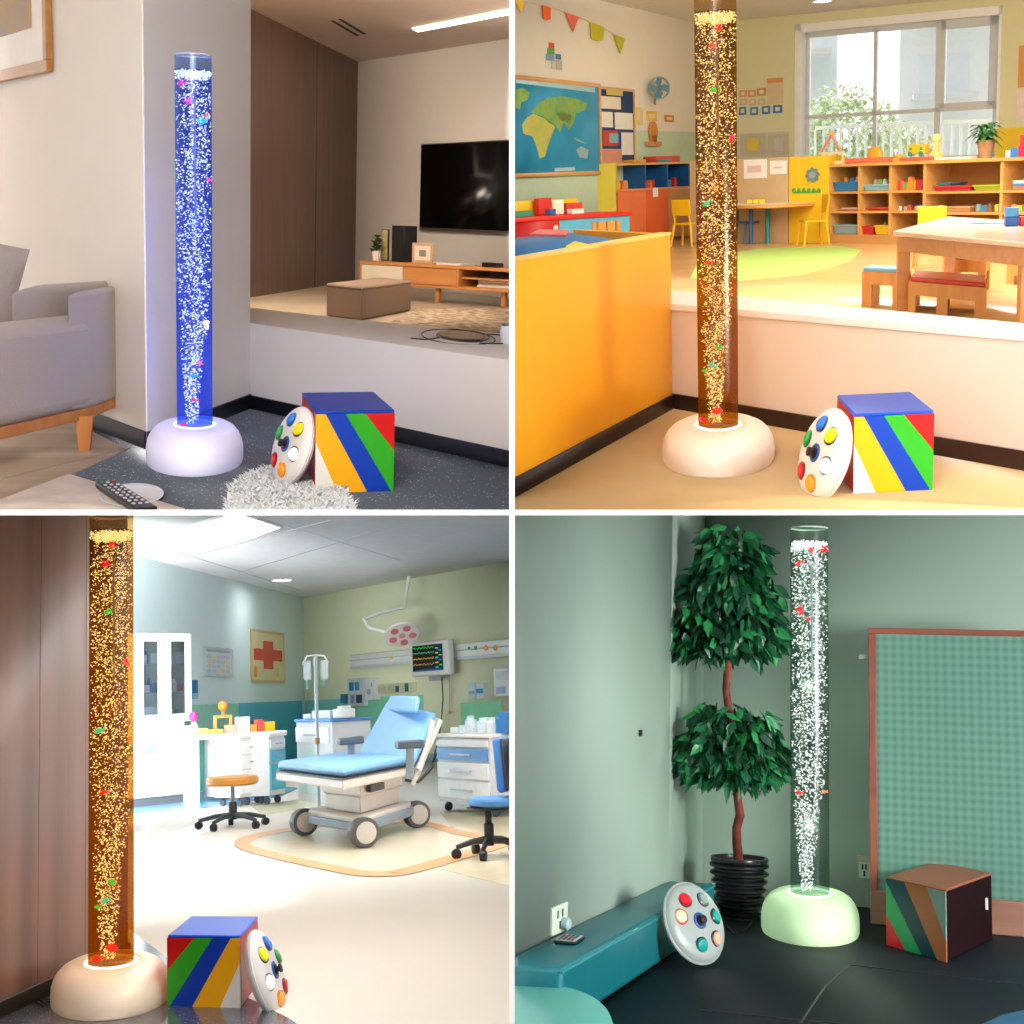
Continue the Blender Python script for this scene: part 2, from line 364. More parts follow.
def control_disc(room, C, n, roll, R, label, cols, shellc='#eeeae4', sq=1.0, mirror=1):
    CUR[0] = room
    n = V(n).normalized(); up = V((0, 0, 1)); e2 = (up-n*up.dot(n)).normalized(); e1 = e2.cross(n).normalized()
    m = Matrix((e1, e2, n)).transposed().to_4x4(); m.translation = C
    m = m @ Matrix.Rotation(roll, 4, 'Z')
    t = thing('controller_disc', label, 'controller', m=m)
    mb = MB(); d = R*.36
    mb.lathe([(R*.5, -d*.55), (R*.82, -d*.5), (R*.95, -d*.3), (R, -d*.05), (R*.985, d*.08), (R*.96, d*.1), (R*.94, d*.2), (R*.85, d*.38), (R*.66, d*.5), (R*.4, d*.56), (R*.1, d*.57)], 56)
    obj('shell', mb, mat(shellc, .35), t)
    mb = MB(); mb.lathe([(R*.99, -d*.02), (R*1.002, d*.01), (R*.99, d*.04)], 56, cap=False); obj('seam_ring', mb, mat('#b5b1aa', .5), t)
    for ang, rr, cn, c, lit, ring in cols:
        a = math.radians(ang); p = V((math.cos(a)*R*rr*mirror, math.sin(a)*R*rr, d*.44)); tl = Matrix.Translation(p) @ Matrix.Rotation(.42, 4, V((-math.sin(a)*mirror, math.cos(a), 0)).cross(V((0, 0, 0))) if 0 else 'Z')
        mm = Matrix.Translation(p) @ V((math.cos(a)*mirror*.32, math.sin(a)*.32, 1)).to_track_quat('Z', 'Y').to_matrix().to_4x4()
        mb = MB(); mb.lathe([(R*.19, -.004), (R*.2, R*.03), (R*.175, R*.05), (R*.165, R*.03)], 28, m=mm, cap=False); rg = obj('button_ring', mb, mat(ring, .3), t)
        mb = MB(); mb.lathe([(R*.165, 0), (R*.165, R*.05), (R*.14, R*.085), (R*.07, R*.1), (.0004, R*.103)], 28, m=mm)
        bt = obj('push_button', mb, mat(c, .25, emit=lit, ecol=c), rg); bt['label'] = cn+' push button'
    mb = MB(); mb.lathe([(R*.2, d*.5), (R*.2, d*.62), (R*.14, d*.66), (R*.13, d*.6)], 28, cap=False); g = obj('joystick_ring', mb, mat('#2a50a0', .3), t)
    mb = MB(); mb.lathe([(R*.13, d*.55), (R*.12, d*.72), (R*.06, d*.76), (R*.055, d*.86), (R*.1, d*.9), (R*.1, d*1.02), (R*.04, d*1.06)], 24); obj('joystick', mb, mat('#151515', .35), t)
    return t
DC = [(45, .62, 'yellow', '#f2d40c', .15, '#202020'), (100, .62, 'blue', '#1672d8', .15, '#153a70'), (160, .6, 'green', '#22a84a', .15, '#1c7a3a'), (228, .62, 'red', '#d81414', .15, '#8a1010'), (285, .64, 'orange', '#f2a020', .15, '#f07808'), (345, .6, 'white', '#f4f8ff', .5, '#1c2a3a')]
# ================================================================ upper left: living room
CUR[0] = TL; r = TL
area(TL, (-.6, 1.2, 2.6), (-1.0, 5.5, .3), 1.6, 250, (1, .975, .94))  # fill lights added for the living room, all out of sight
area(TL, (-2.5, 9.5, 2.4), (1.5, 13, .6), 1.5, 190, (1, .88, .72))
area(TL, (0.6, 10.5, 2.55), (.6, 13.5, .9), 1.2, 170, (1, .86, .68))
pA0 = r.fl(0, 390); pA = r.fl(147, 449); pB = r.fl(250, 408); pC = r.fl(509, 467)
WALLW = mat('#efe9e0', .75, var=.015, scale=3)
def wall(name, A, B, z0, z1, m, thick=.12):                    # vertical wall with thickness away from the viewer
    mb = MB(); W = Wall(CUR[0], A, B); mb.box(0, W.L, 0, thick, z0, z1)
    return struct(name, mb, m, m=W.m), W
d = (pA-pA0).normalized(); pA00 = pA-d*5.2
_, WL = wall('wall_left', pA00, pA, 0, 3, WALLW, .004)
_, WP = wall('wall_pillar', pA, pB, 0, 3, WALLW, .004)
LWH = r.ht(pB, 323)
BLK = mat('#14161c', .35)
def skirting(name, W, u0, u1, h, m, th=.012, z0=0):
    mb = MB(); mb.box(u0, u1, -th, 0, z0, h); return struct(name, mb, m, m=W.m, bevel=.002)
skirting('baseboard_left', WL, 0, WL.L, .075, BLK); skirting('baseboard_pillar', WP, -.0, WP.L, .075, BLK)
# low wall with a wide flat top
bk = [r.fl(509, 333, LWH), r.fl(330, 317, LWH), r.fl(253, 300, LWH)]
pC2 = pC+(pC-pB)*.15; bk0 = bk[0]+(pC-pB)*.15
mb = MB(); mb.prism([pB, pC2, bk0, bk[1], bk[2]+V((-.6, .2, 0)), pB+V((-.5, .3, 0))], 0, LWH); struct('wall_low', mb, mat('#e6e0d6', .6, var=.01), bevel=.004)
Wl = Wall(r, pB, pC); skirting('baseboard_low', Wl, 0, Wl.L*1.1, .07, BLK)
# floors
mb = MB(); mb.prism([r.fl(-40, 560), r.fl(560, 560), r.fl(560, 440), pC2+V((.2,.5,0)), r.fl(250, 395), r.fl(0, 330), r.fl(-40, 330)], -.1, 0)
struct('floor', mb, speckle('#59606b', '#e8eef4', .16, 60, .2))
TLW = wood('#8d7b68', '#a8967f', 'x', 1.2, .45)
mb = MB(); mb.prism([pA+V((-.08, -.03, 0)), r.fl(131, 448), r.fl(69, 477), r.fl(0, 503), r.fl(-60, 525), r.fl(-300, 480), r.fl(-300, 380), r.fl(0, 384)], 0, .004); struct('floor_wood', mb, TLW)
LZ = .24
wA = r.fl(253, 10, 2.76); wB = r.fl(358, 62, 2.76); wC = r.fl(509, 38.5, 2.76)
for q_ in (wA, wB, wC): q_.z = 0
dW = (wB-wA).normalized()
_, WW = wall('wall_wood', wA-dW*3.5, wB, LZ, 2.78, wood('#4a3228', '#654638', 'z', 1.3, .38))
_, WT = wall('wall_back', wB, wB+(wC-wB)*1.3, LZ, 2.78, mat('#d9d0c6', .7, var=.01))
mb = MB(); u, z = WW.uz(316, 150)
mb.box(u-.006, u+.006, -.004, .002, LZ, 2.76); struct('trim_1', mb, mat('#2a1a14', .5), m=WW.m)
mb = MB(); mb.prism([bk[2]+V((-1.6, .15, 0)), bk[1], bk0, wC+V((.8, 0, 0)), wC+V((.5, 1.2, 0)), wB+V((0, .6, 0)), wA-dW*1.5], LZ-.1, LZ); struct('floor_living', mb, mat('#b8a48c', .4, col2='#c9b7a0', scale=2))
mb = MB(); mb.prism([V((-9, -3, 0)), V((8, -3, 0)), V((8, wC.y+4, 0)), wB+V((0, 1, 0))+dW*1.2, wB+V((-3, 1, 0)), V((-9, 8, 0))], 2.76, 2.86); struct('ceiling', mb, mat('#cbb6a6', .8))

# ceiling slots and linear light
def ceil_quad(pts, z, th): 
    mb = MB(); mb.prism([r.fl(x, y, z) for x, y in pts][::-1], z-th, z); return mb
t = thing('ceiling_vent', 'narrow dark twin-slot air vent in the living room ceiling', 'vent', r.fl(348, 28, 2.76))
for pts in (((331, 20.5), (334, 20.5), (359, 35), (356, 35.5)), ((338.5, 19), (341.5, 19), (366, 33.5), (363, 34))):
    mb = MB(); mb.prism([r.fl(x, y, 2.76)-r.fl(348, 28, 2.76) for x, y in pts][::-1], -.006, .001); obj('slot', mb, mat('#1d1714', .6), t)
single('linear_ceiling_light', ceil_quad(((412, 28.5), (509.5, 9), (509.5, 14), (418, 31.5)), 2.755, .006), emis('#fff2e2', 5), 'long glowing white strip light set in the living room ceiling', 'ceiling light')

# framed picture on the left wall
u1, z0 = WL.uz(54, 72); u0, _ = WL.uz(-60, 60); z1 = z0+.8
_, zb = WL.uz(0, 82)
t = thing('framed_picture', 'landscape picture in a thin golden wood frame with white mat', 'picture', m=WL.m @ T(u1, -.015, z0))
fw = .055
mb = MB(); W_ = 1.15
for b in ((-W_, 0, 0, fw), (-W_, 0, 1-fw, 1), (-W_, -W_+fw, fw, 1-fw), (-fw, 0, fw, 1-fw)): mb.box(b[0], b[1], -.02, .012, b[2], b[3])
obj('frame', mb, wood('#a8702e', '#c08a42', 'x', 2), t, bevel=.003)
mb = MB(); mb.box(-W_+fw, -fw, -.004, .01, fw, 1-fw); obj('mat_board', mb, mat('#f0ece4', .5), t)
mb = MB(); mb.box(-W_+.3, -.26, -.007, 0, .22, .82); obj('landscape_print', mb, mat('#8a8278', .5, col2='#b98a2e', scale=3, detail=10, stretch=(1, 1, 2.2)), t)

# sofa
SA = r.fl(-90, 500); SB = r.fl(91, 449); SD0 = r.at(112, 300, SB.y+.9)
sd = V((0.22, 1.0, 0))
q = Q(SA, SB, SA+sd); C = (SA+SB)/2; t = thing('sofa', 'grey fabric sofa on a low orange-brown wood frame', 'sofa', C)
q = Q(SA-C, SB-C, SA+sd*.95-C)
hs0 = .13; hs = r.ht(SB, 317); hb_ = r.ht(SB, 288)
FAB = mat('#a69a90', .95, var=.05, scale=220, bump=.35, sheen=.2)
mb = MB(); q.box(mb, -.2, 1.0, -.03, .8, .17, hs); obj('side_panel', mb, FAB, t, bevel=.05, seg=4)
mb = MB(); q.box(mb, .86, 1.03, .0, .9, .17, hb_-.01); o = obj('armrest', mb, FAB, t, bevel=.045, seg=4)
mb = MB(); q.box(mb, .2, 1.02, .6, .9, .17, hb_+.01); obj('backrest', mb, FAB, t, bevel=.045, seg=4)
mb = MB(); q.box(mb, -.2, 1.0, .01, .75, hs0-.0, .175); obj('frame_rail', mb, wood('#b06a2c', '#c98442', 'x', 2), t, bevel=.004)
for (u, v) in ((.9, .03), (.9, .6), (0, .03)):
    mb = MB(); c = q.p(u, v, 0); mb.hexa([c+V(k) for k in ((0, 0, 0), (.045, 0, 0), (.045, .05, 0), (0, .05, 0), (-.012, 0, hs0+.02), (.06, 0, hs0+.02), (.06, .06, hs0+.02), (-.012, .06, hs0+.02))])
    obj('leg', mb, wood('#b06a2c', '#c98442', 'z', 2), t, bevel=.003)
def cushion_bm(wd, hg, th, n=12):
    mb = MB(); g = [[[None]*(n+1) for _ in range(n+1)] for _ in range(2)]
    for s_ in (0, 1):
        for i in range(n+1):
            for j in range(n+1):
                u = i/n*2-1; v = j/n*2-1; k = (1-abs(u)**2.6)*(1-abs(v)**2.6); tt = th*.5*max(0, k)**.45*(1+.04*math.sin(7*u+3*v))
                x = u*wd/2*(1-.05*(1-abs(v))*abs(u)); z = v*hg/2*(1-.05*(1-abs(u))*abs(v))
                g[s_][i][j] = mb.bm.verts.new((x, tt*(1 if s_ else -1), z))
        for i in range(n):
            for j in range(n): mb._f([g[s_][i][j], g[s_][i+1][j], g[s_][i+1][j+1], g[s_][i][j+1]])
    bmesh.ops.remove_doubles(mb.bm, verts=mb.bm.verts, dist=1e-4); return mb
P = r.at(-32, 286, SB.y+.25)
single('scatter_cushion', cushion_bm(.42, .42, .16), mat('#a39a96', .95, var=.05, scale=200, bump=.3), 'warm grey square cushion leaning on the sofa seat', 'cushion', m=Matrix.Translation(P) @ Matrix.Rotation(.22, 4, 'Y') @ Matrix.Rotation(-.1, 4, 'X'))

# remote on a dish, rugs
P = r.fl(132, 498); 
t = thing('round_dish', 'flat white round dish lying on the pale rug, under the remote', 'dish', P)
mb = MB(); mb.lathe([(.07, 0.002), (.1, .006), (.108, .014), (.104, .016), (.09, .011), (.001, .01)], 40, sy=1.9); obj('bowl', mb, mat('#dfe4ea', .2), t, m=None)
A = r.fl(106, 486, .02); B = r.fl(146, 512, .02); P = (A+B)/2
dr_ = (B-A); L_ = dr_.length*1.02; ang = math.atan2(dr_.y, dr_.x)
t = thing('remote_control', 'black remote control with rows of buttons lying across the white dish', 'remote control', m=T(P.x, P.y, .017, ang))
wd = .075; mb = MB(); mb.box(-L_/2, L_/2, -wd/2, wd/2, 0, .02); obj('body', mb, mat('#17171a', .4), t, bevel=.007)
for i in range(9):
    for j in range(3):
        mb = MB(); x = -L_/2+.03+i*(L_-.05)/9; y = (j-1)*.022
        mb.lathe([(.008, .0), (.008, .0035), (.005, .005)], 10, c=(x, y, .0195), sy=.85)
        cc = '#d02020' if (i == 0 and j == 2) else ('#20a860' if (i == 0 and j == 0) else '#b8bcc2')
        obj('button', mb, mat(cc, .4), t)
mb = MB(); mb.prism([r.fl(69, 477), r.fl(185, 512), r.fl(200, 560), r.fl(-60, 560), r.fl(0, 503)], .004, .012); single('pale_rug', mb, mat('#b3a79a', .9, col2='#c9c0b4', scale=7, bump=.4), 'pale beige mottled rug at the bottom left corner', 'rug')
def shag(center, rx, ry, h, n, label, col, name='fluffy_rug', seed=3, clipf=None):
    mb = MB(); rnd = random.Random(seed); N_ = 48; pts = []
    for i in range(N_):
        a = 2*math.pi*i/N_; k = 1+.05*math.sin(5*a+1)+.04*math.sin(9*a); pts.append((rx*k*math.cos(a), ry*k*math.sin(a)))
    mb.prism(pts, .0, .012)
    for i in range(n):
        a = rnd.random()*2*math.pi; k = math.sqrt(rnd.random())*1.02; x = rx*k*math.cos(a); y = ry*k*math.sin(a)
        L = h*rnd.uniform(.6, 1.3); dx, dy = rnd.uniform(-1, 1)*L, rnd.uniform(-1, 1)*L; w_ = .004
        v = [mb.bm.verts.new(p) for p in ((x-w_, y, .01), (x+w_, y, .01), (x+dx*.5+w_*.6, y+dy*.5, .01+L*.6), (x+dx*.5-w_*.6, y+dy*.5, .01+L*.6), (x+dx, y+dy, .01+L*.75))]
        mb._f([v[0], v[1], v[2], v[3]]); mb._f([v[3], v[2], v[4]])
    return single(name, mb, col, label, 'rug', loc=center)
P = r.fl(290, 508)
shag(P, .21, .68, .03, 9000, 'fluffy white shaggy rug under the leaning controller', mat('#d9dcdc', .95))

# bubble tube, cube, controller
toys = [(181, 83, 'fish', 'pink', 4.2, 'pink toy fish floating highest in the blue bubble tube'), (188, 101, 'star', 'pink', 4.8, 'pink toy starfish below the pink fish in the blue bubble tube'),
        (202, 121, 'shell', 'teal', 4.2, 'teal toy shell near the top of the blue bubble tube'), (206, 116, 'fish', 'orange', 2.6, 'tiny orange toy fish beside the teal shell in the blue bubble tube'),
        (210, 180, 'fish', 'pink', 2.6, 'small pink toy fish at the right side of the blue bubble tube'), (206, 324, 'jelly', 'cream', 4.5, 'cream toy jellyfish at mid height in the blue bubble tube'),
        (200, 363, 'star', 'orange', 3.6, 'orange toy starfish low in the blue bubble tube'), (193, 376, 'fish', 'blue', 4, 'pale blue toy fish low in the blue bubble tube'),
        (183, 426, 'shell', 'red', 4, 'red toy shell lying at the foot of the blue bubble tube'), (194, 400, 'fish', 'red', 3, 'small red toy fish just above the foot of the blue bubble tube')]
bubble_tube(TL, r.fl(195, 460), 56, 70, 34.5, 94, 37, (.42, .56, .96), '#5a6cff', .26, .04, (1, .72, .40), 4.0, mat('#efedff', .35, emit=.26, ecol='#c6c6ff'), emis('#f0f2ff', 1.6),
            'blue-lit bubble tube lamp on a white dome base beside the pillar', toys, lampc=(.42, .48, 1), lampw=5, sy=2.0)
q, h, C, _ = foam_cube(TL, (315, 494), (393, 491), (302, 392.5, 'l'), 411, SC, ST, 'striped foam cube with blue top against the living room low wall', '#0f3fae', '#c41422')
control_disc(TL, r.at(293, 446, r.fl(293, 487).y)+V((0, 0, 0)), (-.9, -.34, .30), 0, .152, 'white controller disc leaning on the foam cube in the living room', DC)

# ottoman and media unit
A = r.fl(361, 322, LZ); B = r.fl(409, 318, LZ); D = r.fl(327, 317.5, LZ)
A = r.fl(361, 321, LZ); B = r.fl(411, 311, LZ); D = r.fl(326, 316, LZ)
C = (A+B+D+(B+D-A))/4; C.z = LZ; t = thing('ottoman', 'square taupe upholstered ottoman on the living room floor', 'ottoman', C)
q = Q(A-C, B-C, D-C); ho = r.ht(A, 291)-LZ+.03
mb = MB(); q.box(mb, 0, 1, 0, 1, 0, ho*.93); obj('base', mb, mat('#85705f', .9, var=.04, scale=150, bump=.2), t, bevel=.02)
mb = MB(); q.box(mb, -.002, 1.002, -.002, 1.002, ho*.9, ho); obj('seat_pad', mb, mat('#8a7564', .9, var=.04, scale=150, bump=.2), t, bevel=.03, seg=3)
mb = MB(); mb.prism([r.fl(388, 325, LZ), r.fl(412, 311, LZ), r.fl(470, 309, LZ), r.fl(560, 318, LZ), r.fl(560, 345, LZ)], LZ, LZ+.012)
single('patterned_rug', mb, mat('#c7b49a', .95, col2='#7d6048', scale=16, stretch=(1, .4, 1), detail=9), 'beige and brown patterned rug in front of the media unit', 'rug')
# media unit: long front along the back wall
A = r.fl(359, 297, LZ); B = r.fl(560, 312, LZ)
zt = r.ht(A, 260.5); zb_ = r.ht(A, 283)
WU = Wall(r, A, B); dep = .45
t = thing('media_unit', 'long low wooden media unit under the television', 'media unit', m=WU.m @ T(0, 0, LZ))
OAK = wood('#b0703c', '#c98a50', 'x', 1.5, .4)
L_ = WU.L; zt -= LZ; zb_ -= LZ
xs = [WU.uz(px, 275)[0] for px in (360, 403, 457.5, 560)]
mb = MB(); mb.box(0, L_, 0, dep, zt-.03, zt); mb.box(0, L_, 0, dep, zb_, zb_+.03); mb.box(0, .03, 0, dep, zb_, zt); mb.box(xs[2]-.015, xs[2]+.015, 0, dep, zb_, zt); mb.box(0, L_, dep-.02, dep, zb_, zt); mb.box(xs[2], L_, .05, dep, (zb_+zt)/2-.01, (zb_+zt)/2+.008)
obj('carcass', mb, OAK, t, bevel=.003)
mb = MB(); mb.box(xs[0]+.03, xs[1], -.012, .01, zb_+.03, zt-.035); obj('door', mb, mat('#d8ccb8', .5), t, bevel=.003)['label'] = 'cream door panel'
mb = MB(); mb.box(xs[1]+.006, xs[2]-.006, -.012, .01, zb_+.03, zt-.035); obj('drawer', mb, wood('#b8763c', '#c88a50', 'x', 2), t, bevel=.003)
for px in (381, 434, 500):
    u = WU.uz(px, 290)[0]; mb = MB(); mb.box(u-.02, u+.02, .05, .09, 0, zb_); obj('leg', mb, OAK, t, bevel=.003)
Lu = lambda px, off=.15: WU.uz(px, 262, off)[0]
def on_unit(px, off=.18): return WU.m @ T(Lu(px, off), off, LZ+zt)
pm = P.y/F
sU = A.y/F
t = thing('potted_plant', 'small green leafy plant in a white pot on the media unit', 'plant', m=on_unit(376))
mb = MB(); mb.lathe([(.035, 0), (.05, .09), (.045, .09), (.04, .07)], 20); obj('pot', mb, mat('#d9cfc4', .4), t)
def leaf(mb, base, d, L, w_, droop=.3):
    d = V(d).normalized(); s_ = d.cross(V((0, 0, 1))); s_ = s_.normalized() if s_.length > .05 else V((1, 0, 0)); base = V(base); pr = []
    for k in (0, .35, .7, 1): pr.append((base+d*L*k-V((0, 0, droop*L*k*k)), w_*(.15, 1, .8, .0)[(0, .35, .7, 1).index(k)]))
    lv = [mb.bm.verts.new(p-s_*w2) for p, w2 in pr[:3]]; rv = [mb.bm.verts.new(p+s_*w2) for p, w2 in pr[:3]]; tip = mb.bm.verts.new(pr[3][0])
    for k in range(2): mb._f([lv[k], rv[k], rv[k+1], lv[k+1]])
    mb._f([lv[2], rv[2], tip])
mb = MB(); rnd = random.Random(5)
for i in range(46):
    a = rnd.random()*6.28; s_ = rnd.random(); leaf(mb, (.03*s_*math.cos(a), .03*s_*math.sin(a), .07+.16*rnd.random()), (math.cos(a), math.sin(a), .9), .07, .022)
obj('foliage', mb, mat('#4b5f22', .5, var=.3, scale=20), t, smooth=False)
t = thing('small_picture', 'small narrow dark picture standing between the plant and the speaker', 'picture', m=on_unit(384.5, .3))
mb = MB(); mb.box(-.04, .04, 0, .02, 0, .3); obj('frame', mb, mat('#3a3028', .5), t)
mb = MB(); mb.box(-.032, .032, -.003, 0, .01, .29); obj('print', mb, mat('#8f8030', .5, col2='#c8bc98', scale=12), t)
t = thing('speaker', 'tall black speaker box on the media unit', 'speaker', m=on_unit(397.5, .2))
mb = MB(); mb.box(-.075, .075, 0, .2, 0, .34); obj('cabinet', mb, mat('#0d0d0f', .5), t, bevel=.003)
mb = MB(); mb.box(-.068, .068, -.006, 0, .01, .33); obj('grille', mb, mat('#141416', .9), t)
t = thing('photo_frame', 'small pale wooden photo frame on the media unit below the television', 'photo frame', m=on_unit(422, .25))
mb = MB(); s0, s1, hh = -.12, .12, .185
for b in ((s0, s1, 0, .025), (s0, s1, hh-.025, hh), (s0, s0+.025, .025, hh-.025), (s1-.025, s1, .025, hh-.025)): mb.box(b[0], b[1], 0, .02, b[2], b[3])
obj('frame', mb, mat('#c9a680', .5), t)
mb = MB(); mb.box(s0+.02, s1-.02, .006, .012, .02, hh-.02); obj('mat_board', mb, mat('#e6dccc', .5), t)
mb = MB(); mb.box(-.04, .04, .003, .007, .06, .12); obj('photo', mb, mat('#8b8480', .5), t)
single('black_box', MB().box(-.08, .08, 0, .12, 0, .04), mat('#121212', .4), 'flat black media box on top of the unit', 'media box', m=on_unit(489, .1), bevel=.004)
single('magazine', MB().box(-.14, .14, -.1, .12, 0, .018), mat('#d4cfc8', .5), 'pale magazine lying on top of the media unit', 'magazine', m=on_unit(455, .2))
for i, (w_, c, lb) in enumerate(((.18, '#d8d0c6', 'pale thick book at the bottom of the stack in the media unit'), (.165, '#a89a8a', 'taupe book in the middle of the stack in the media unit'), (.17, '#e4ded6', 'white book on top of the stack in the media unit'))):
    single('book', MB().box(-w_, w_, 0, .25, 0, .02), mat(c, .6), lb, 'book', group='books in the media unit', m=WU.m @ T(WU.uz(487, 288)[0], .1, LZ+zb_+.031+i*.021), bevel=.002)
single('console_box', MB().box(-.16, .2, 0, .25, 0, .05), mat('#15100e', .5), 'black console box on the upper shelf of the media unit', 'media box', m=WU.m @ T(WU.uz(500, 275)[0], .1, LZ+(zb_+zt)/2+.009), bevel=.004)
# television
u0, z1 = WT.uz(421, 144, -.06); _, z0 = WT.uz(421, 230, -.06)
t = thing('television', 'large black flat television on the living room back wall', 'television', m=WT.m @ T(u0, -.06, z0))
Wt = 2.1; hh = z1-z0
mb = MB(); mb.box(0, Wt, 0, .045, 0, hh); obj('casing', mb, mat('#7a7674', .3, metal=.6), t, bevel=.004)
mb = MB(); mb.box(.012, Wt, -.004, 0, .03, hh-.012); obj('screen', mb, mat('#040405', .2, spec=.3), t)
# wire bowl on the low wall top
P = r.fl(458, 338, LWH)
t = thing('wire_sculpture', 'dark wire rings with a wooden inlay lying on the white low wall', 'sculpture', P)
for k, (rx, ry, dx, dy, c, wd) in enumerate(((.17, .35, 0, 0, '#2a2420', .003), (.12, .28, .03, .05, '#2a2420', .003))):
    mb = MB(); mb.tube([(dx+rx*math.cos(a), dy+ry*math.sin(a), .006+.008*math.sin(a+k)+.0) for a in [2*math.pi*i/40 for i in range(40)]], wd, 6, close=True); obj('ring', mb, mat(c, .4), t)
mb = MB(); mb.lathe([(.001, .003), (.095, .004), (.11, .012), (.108, .015), (.09, .008), (.001, .006)], 40, c=(.02, .02, .001), sy=2.2); obj('tray', mb, mat('#a98d68', .4, col2='#7d6a50', scale=9), t)
for pts in (((-.24, -.1), (-.18, -.16), (-.1, -.05)), ((.1, .2), (.2, .2), (.3, .12)), ((.05, -.32), (.18, -.3), (.28, -.12))):
    mb = MB(); mb.tube([(x, y, .004) for x, y in pts], .003, 6); obj('twig', mb, mat('#2a2420', .5), t)
P = r.fl(507, 344, LWH)
t = thing('white_vase', 'white pot with a green sprig at the right end of the low wall', 'vase', P)
mb = MB(); mb.lathe([(.03, 0), (.036, .06), (.032, .085), (.026, .083)], 20); obj('pot', mb, mat('#d9dce0', .4), t)
mb = MB()
for a in range(8): leaf(mb, (0, 0, .07), (math.cos(a), math.sin(a), .8), .07, .012)
obj('sprig', mb, mat('#3f6b2a', .5), t, smooth=False)
# ================================================================ upper right: kids' activity classroom
CUR[0] = TR; r = TR; CH = 3.35
area(TR, (2.0, 15.5, 3.3), (2.2, 16, 0), 3, 400, (1, .97, .9), 3)  # lights added above the view to brighten the classroom
area(TR, (1.2, 6.5, 3.1), (1.2, 7.5, 0), 2.2, 62, (1, .95, .88), 3)
area(TR, (1.6, 11.5, 3.2), (1.8, 13, .3), 3.0, 520, (1, .96, .88), 4)
area(TR, (1.0, 2.6, 2.4), (1.2, 5.5, .2), 1.2, 16, (1, .95, .9))
K0 = r.fl(700, 24, CH); KL = r.fl(598, 0, CH); KR = r.fl(948, 0, CH)
for q_ in (K0, KL, KR): q_.z = 0
dl = (K0-KL).normalized(); dr = (KR-K0).normalized()
WCL = mat('#efe6da', .75, var=.01); WCR = mat('#e3dfb4', .75, var=.01)
_, WS = wall('wall_left', K0-dl*14, K0, 0, CH, WCL, .1)
WBk = Wall(r, K0, K0+dr*6)
# back wall with the window opening
wu0 = WBk.uz(795, 100)[0]; wu1 = WBk.uz(1000, 90)[0]; wz0 = WBk.uz(900, 161)[1]; wz1 = WBk.uz(900, 15)[1]; RL = 9
mb = MB(); mb.box(-.1, wu0, 0, .25, 0, CH); mb.box(wu1, RL, 0, .25, 0, CH); mb.box(wu0, wu1, 0, .25, 0, wz0); mb.box(wu0, wu1, 0, .25, wz1, CH)
struct('wall_back', mb, WCR, m=WBk.m)
mb = MB(); mb.prism([V((-8, -3, 0)), V((RL, -3, 0)), K0+dr*RL+V((.3, .3, 0)), K0+V((-.2, .3, 0)), V((-8, K0.y, 0))], CH, CH+.1); struct('ceiling', mb, mat('#f2ece4', .8))
wl_ = K0+dr*RL; _ = wall('wall_right', wl_, V((3.6, 2.2, 0)), -.1, CH, WCR, -.1)
FLR = wood('#d8a868', '#e8c48c', 'x', .6, .22)
mb = MB(); mb.prism([r.fl(400, 560), r.fl(1150, 560), r.fl(1150, 300), K0+dr*RL, K0, K0-dl*9], -.1, 0); struct('floor', mb, mat('#d8a970', .2, col2='#e2b982', scale=1.4))
# green wainscot on both walls
mb = MB(); zt = WS.uz(660, 131)[1]; mb.box(WS.L-9, WS.L, -.006, .01, 0, zt); struct('trim_1', mb, mat('#c4d8bc', .6), m=WS.m)
mb = MB(); zt = WBk.uz(770, 132)[1]; mb.box(0, wu0-.1, -.006, .01, 0, zt); struct('trim_2', mb, mat('#d2cfb8', .6), m=WBk.m)
# window
FRM = mat('#f8f9f9', .5); GREYF = mat('#d4d8da', .4)
mb = MB(); e = .12
mb.box(wu0, wu0+.1, -.02, .3, wz0, wz1); mb.box(wu1-.04, wu1, -.02, .3, wz0, wz1); mb.box(wu0, wu1, -.02, .3, wz1-.12, wz1); mb.box(wu0-.02, wu1+.02, -.12, .3, wz0-.05, wz0)
win = struct('window_1', mb, FRM, m=WBk.m)
mb = MB(); us = [WBk.uz(px, 100, .2)[0] for px in (808, 875, 938, 995)]; zt_ = WBk.uz(900, 112, .2)[1]
for i, u in enumerate(us): mb.box(u-(.045 if i == 2 else .028), u+(.045 if i == 2 else .028), .18, .25, wz0, wz1)
mb.box(wu0, wu1, .18, .25, zt_-.03, zt_+.03); mb.box(wu0, wu1, .18, .25, wz0, wz0+.05); mb.box(wu0, wu1, .18, .25, wz1-.2, wz1-.1)
mb.box(us[2], us[3], .17, .25, zt_+.02, zt_+.09); mb.box(us[2]+.03, us[2]+.1, .17, .25, zt_, wz1-.1); mb.box(us[3]-.1, us[3], .17, .25, zt_, wz1-.1); mb.box(us[2], us[3], .17, .25, wz1-.25, wz1-.1)
f_ = obj('window_frame', mb, GREYF, win)
mb = MB(); mb.box(wu0, wu1, .205, .212, wz0, wz1); obj('window_pane', mb, glass_mat('#ffffff', .02), win)
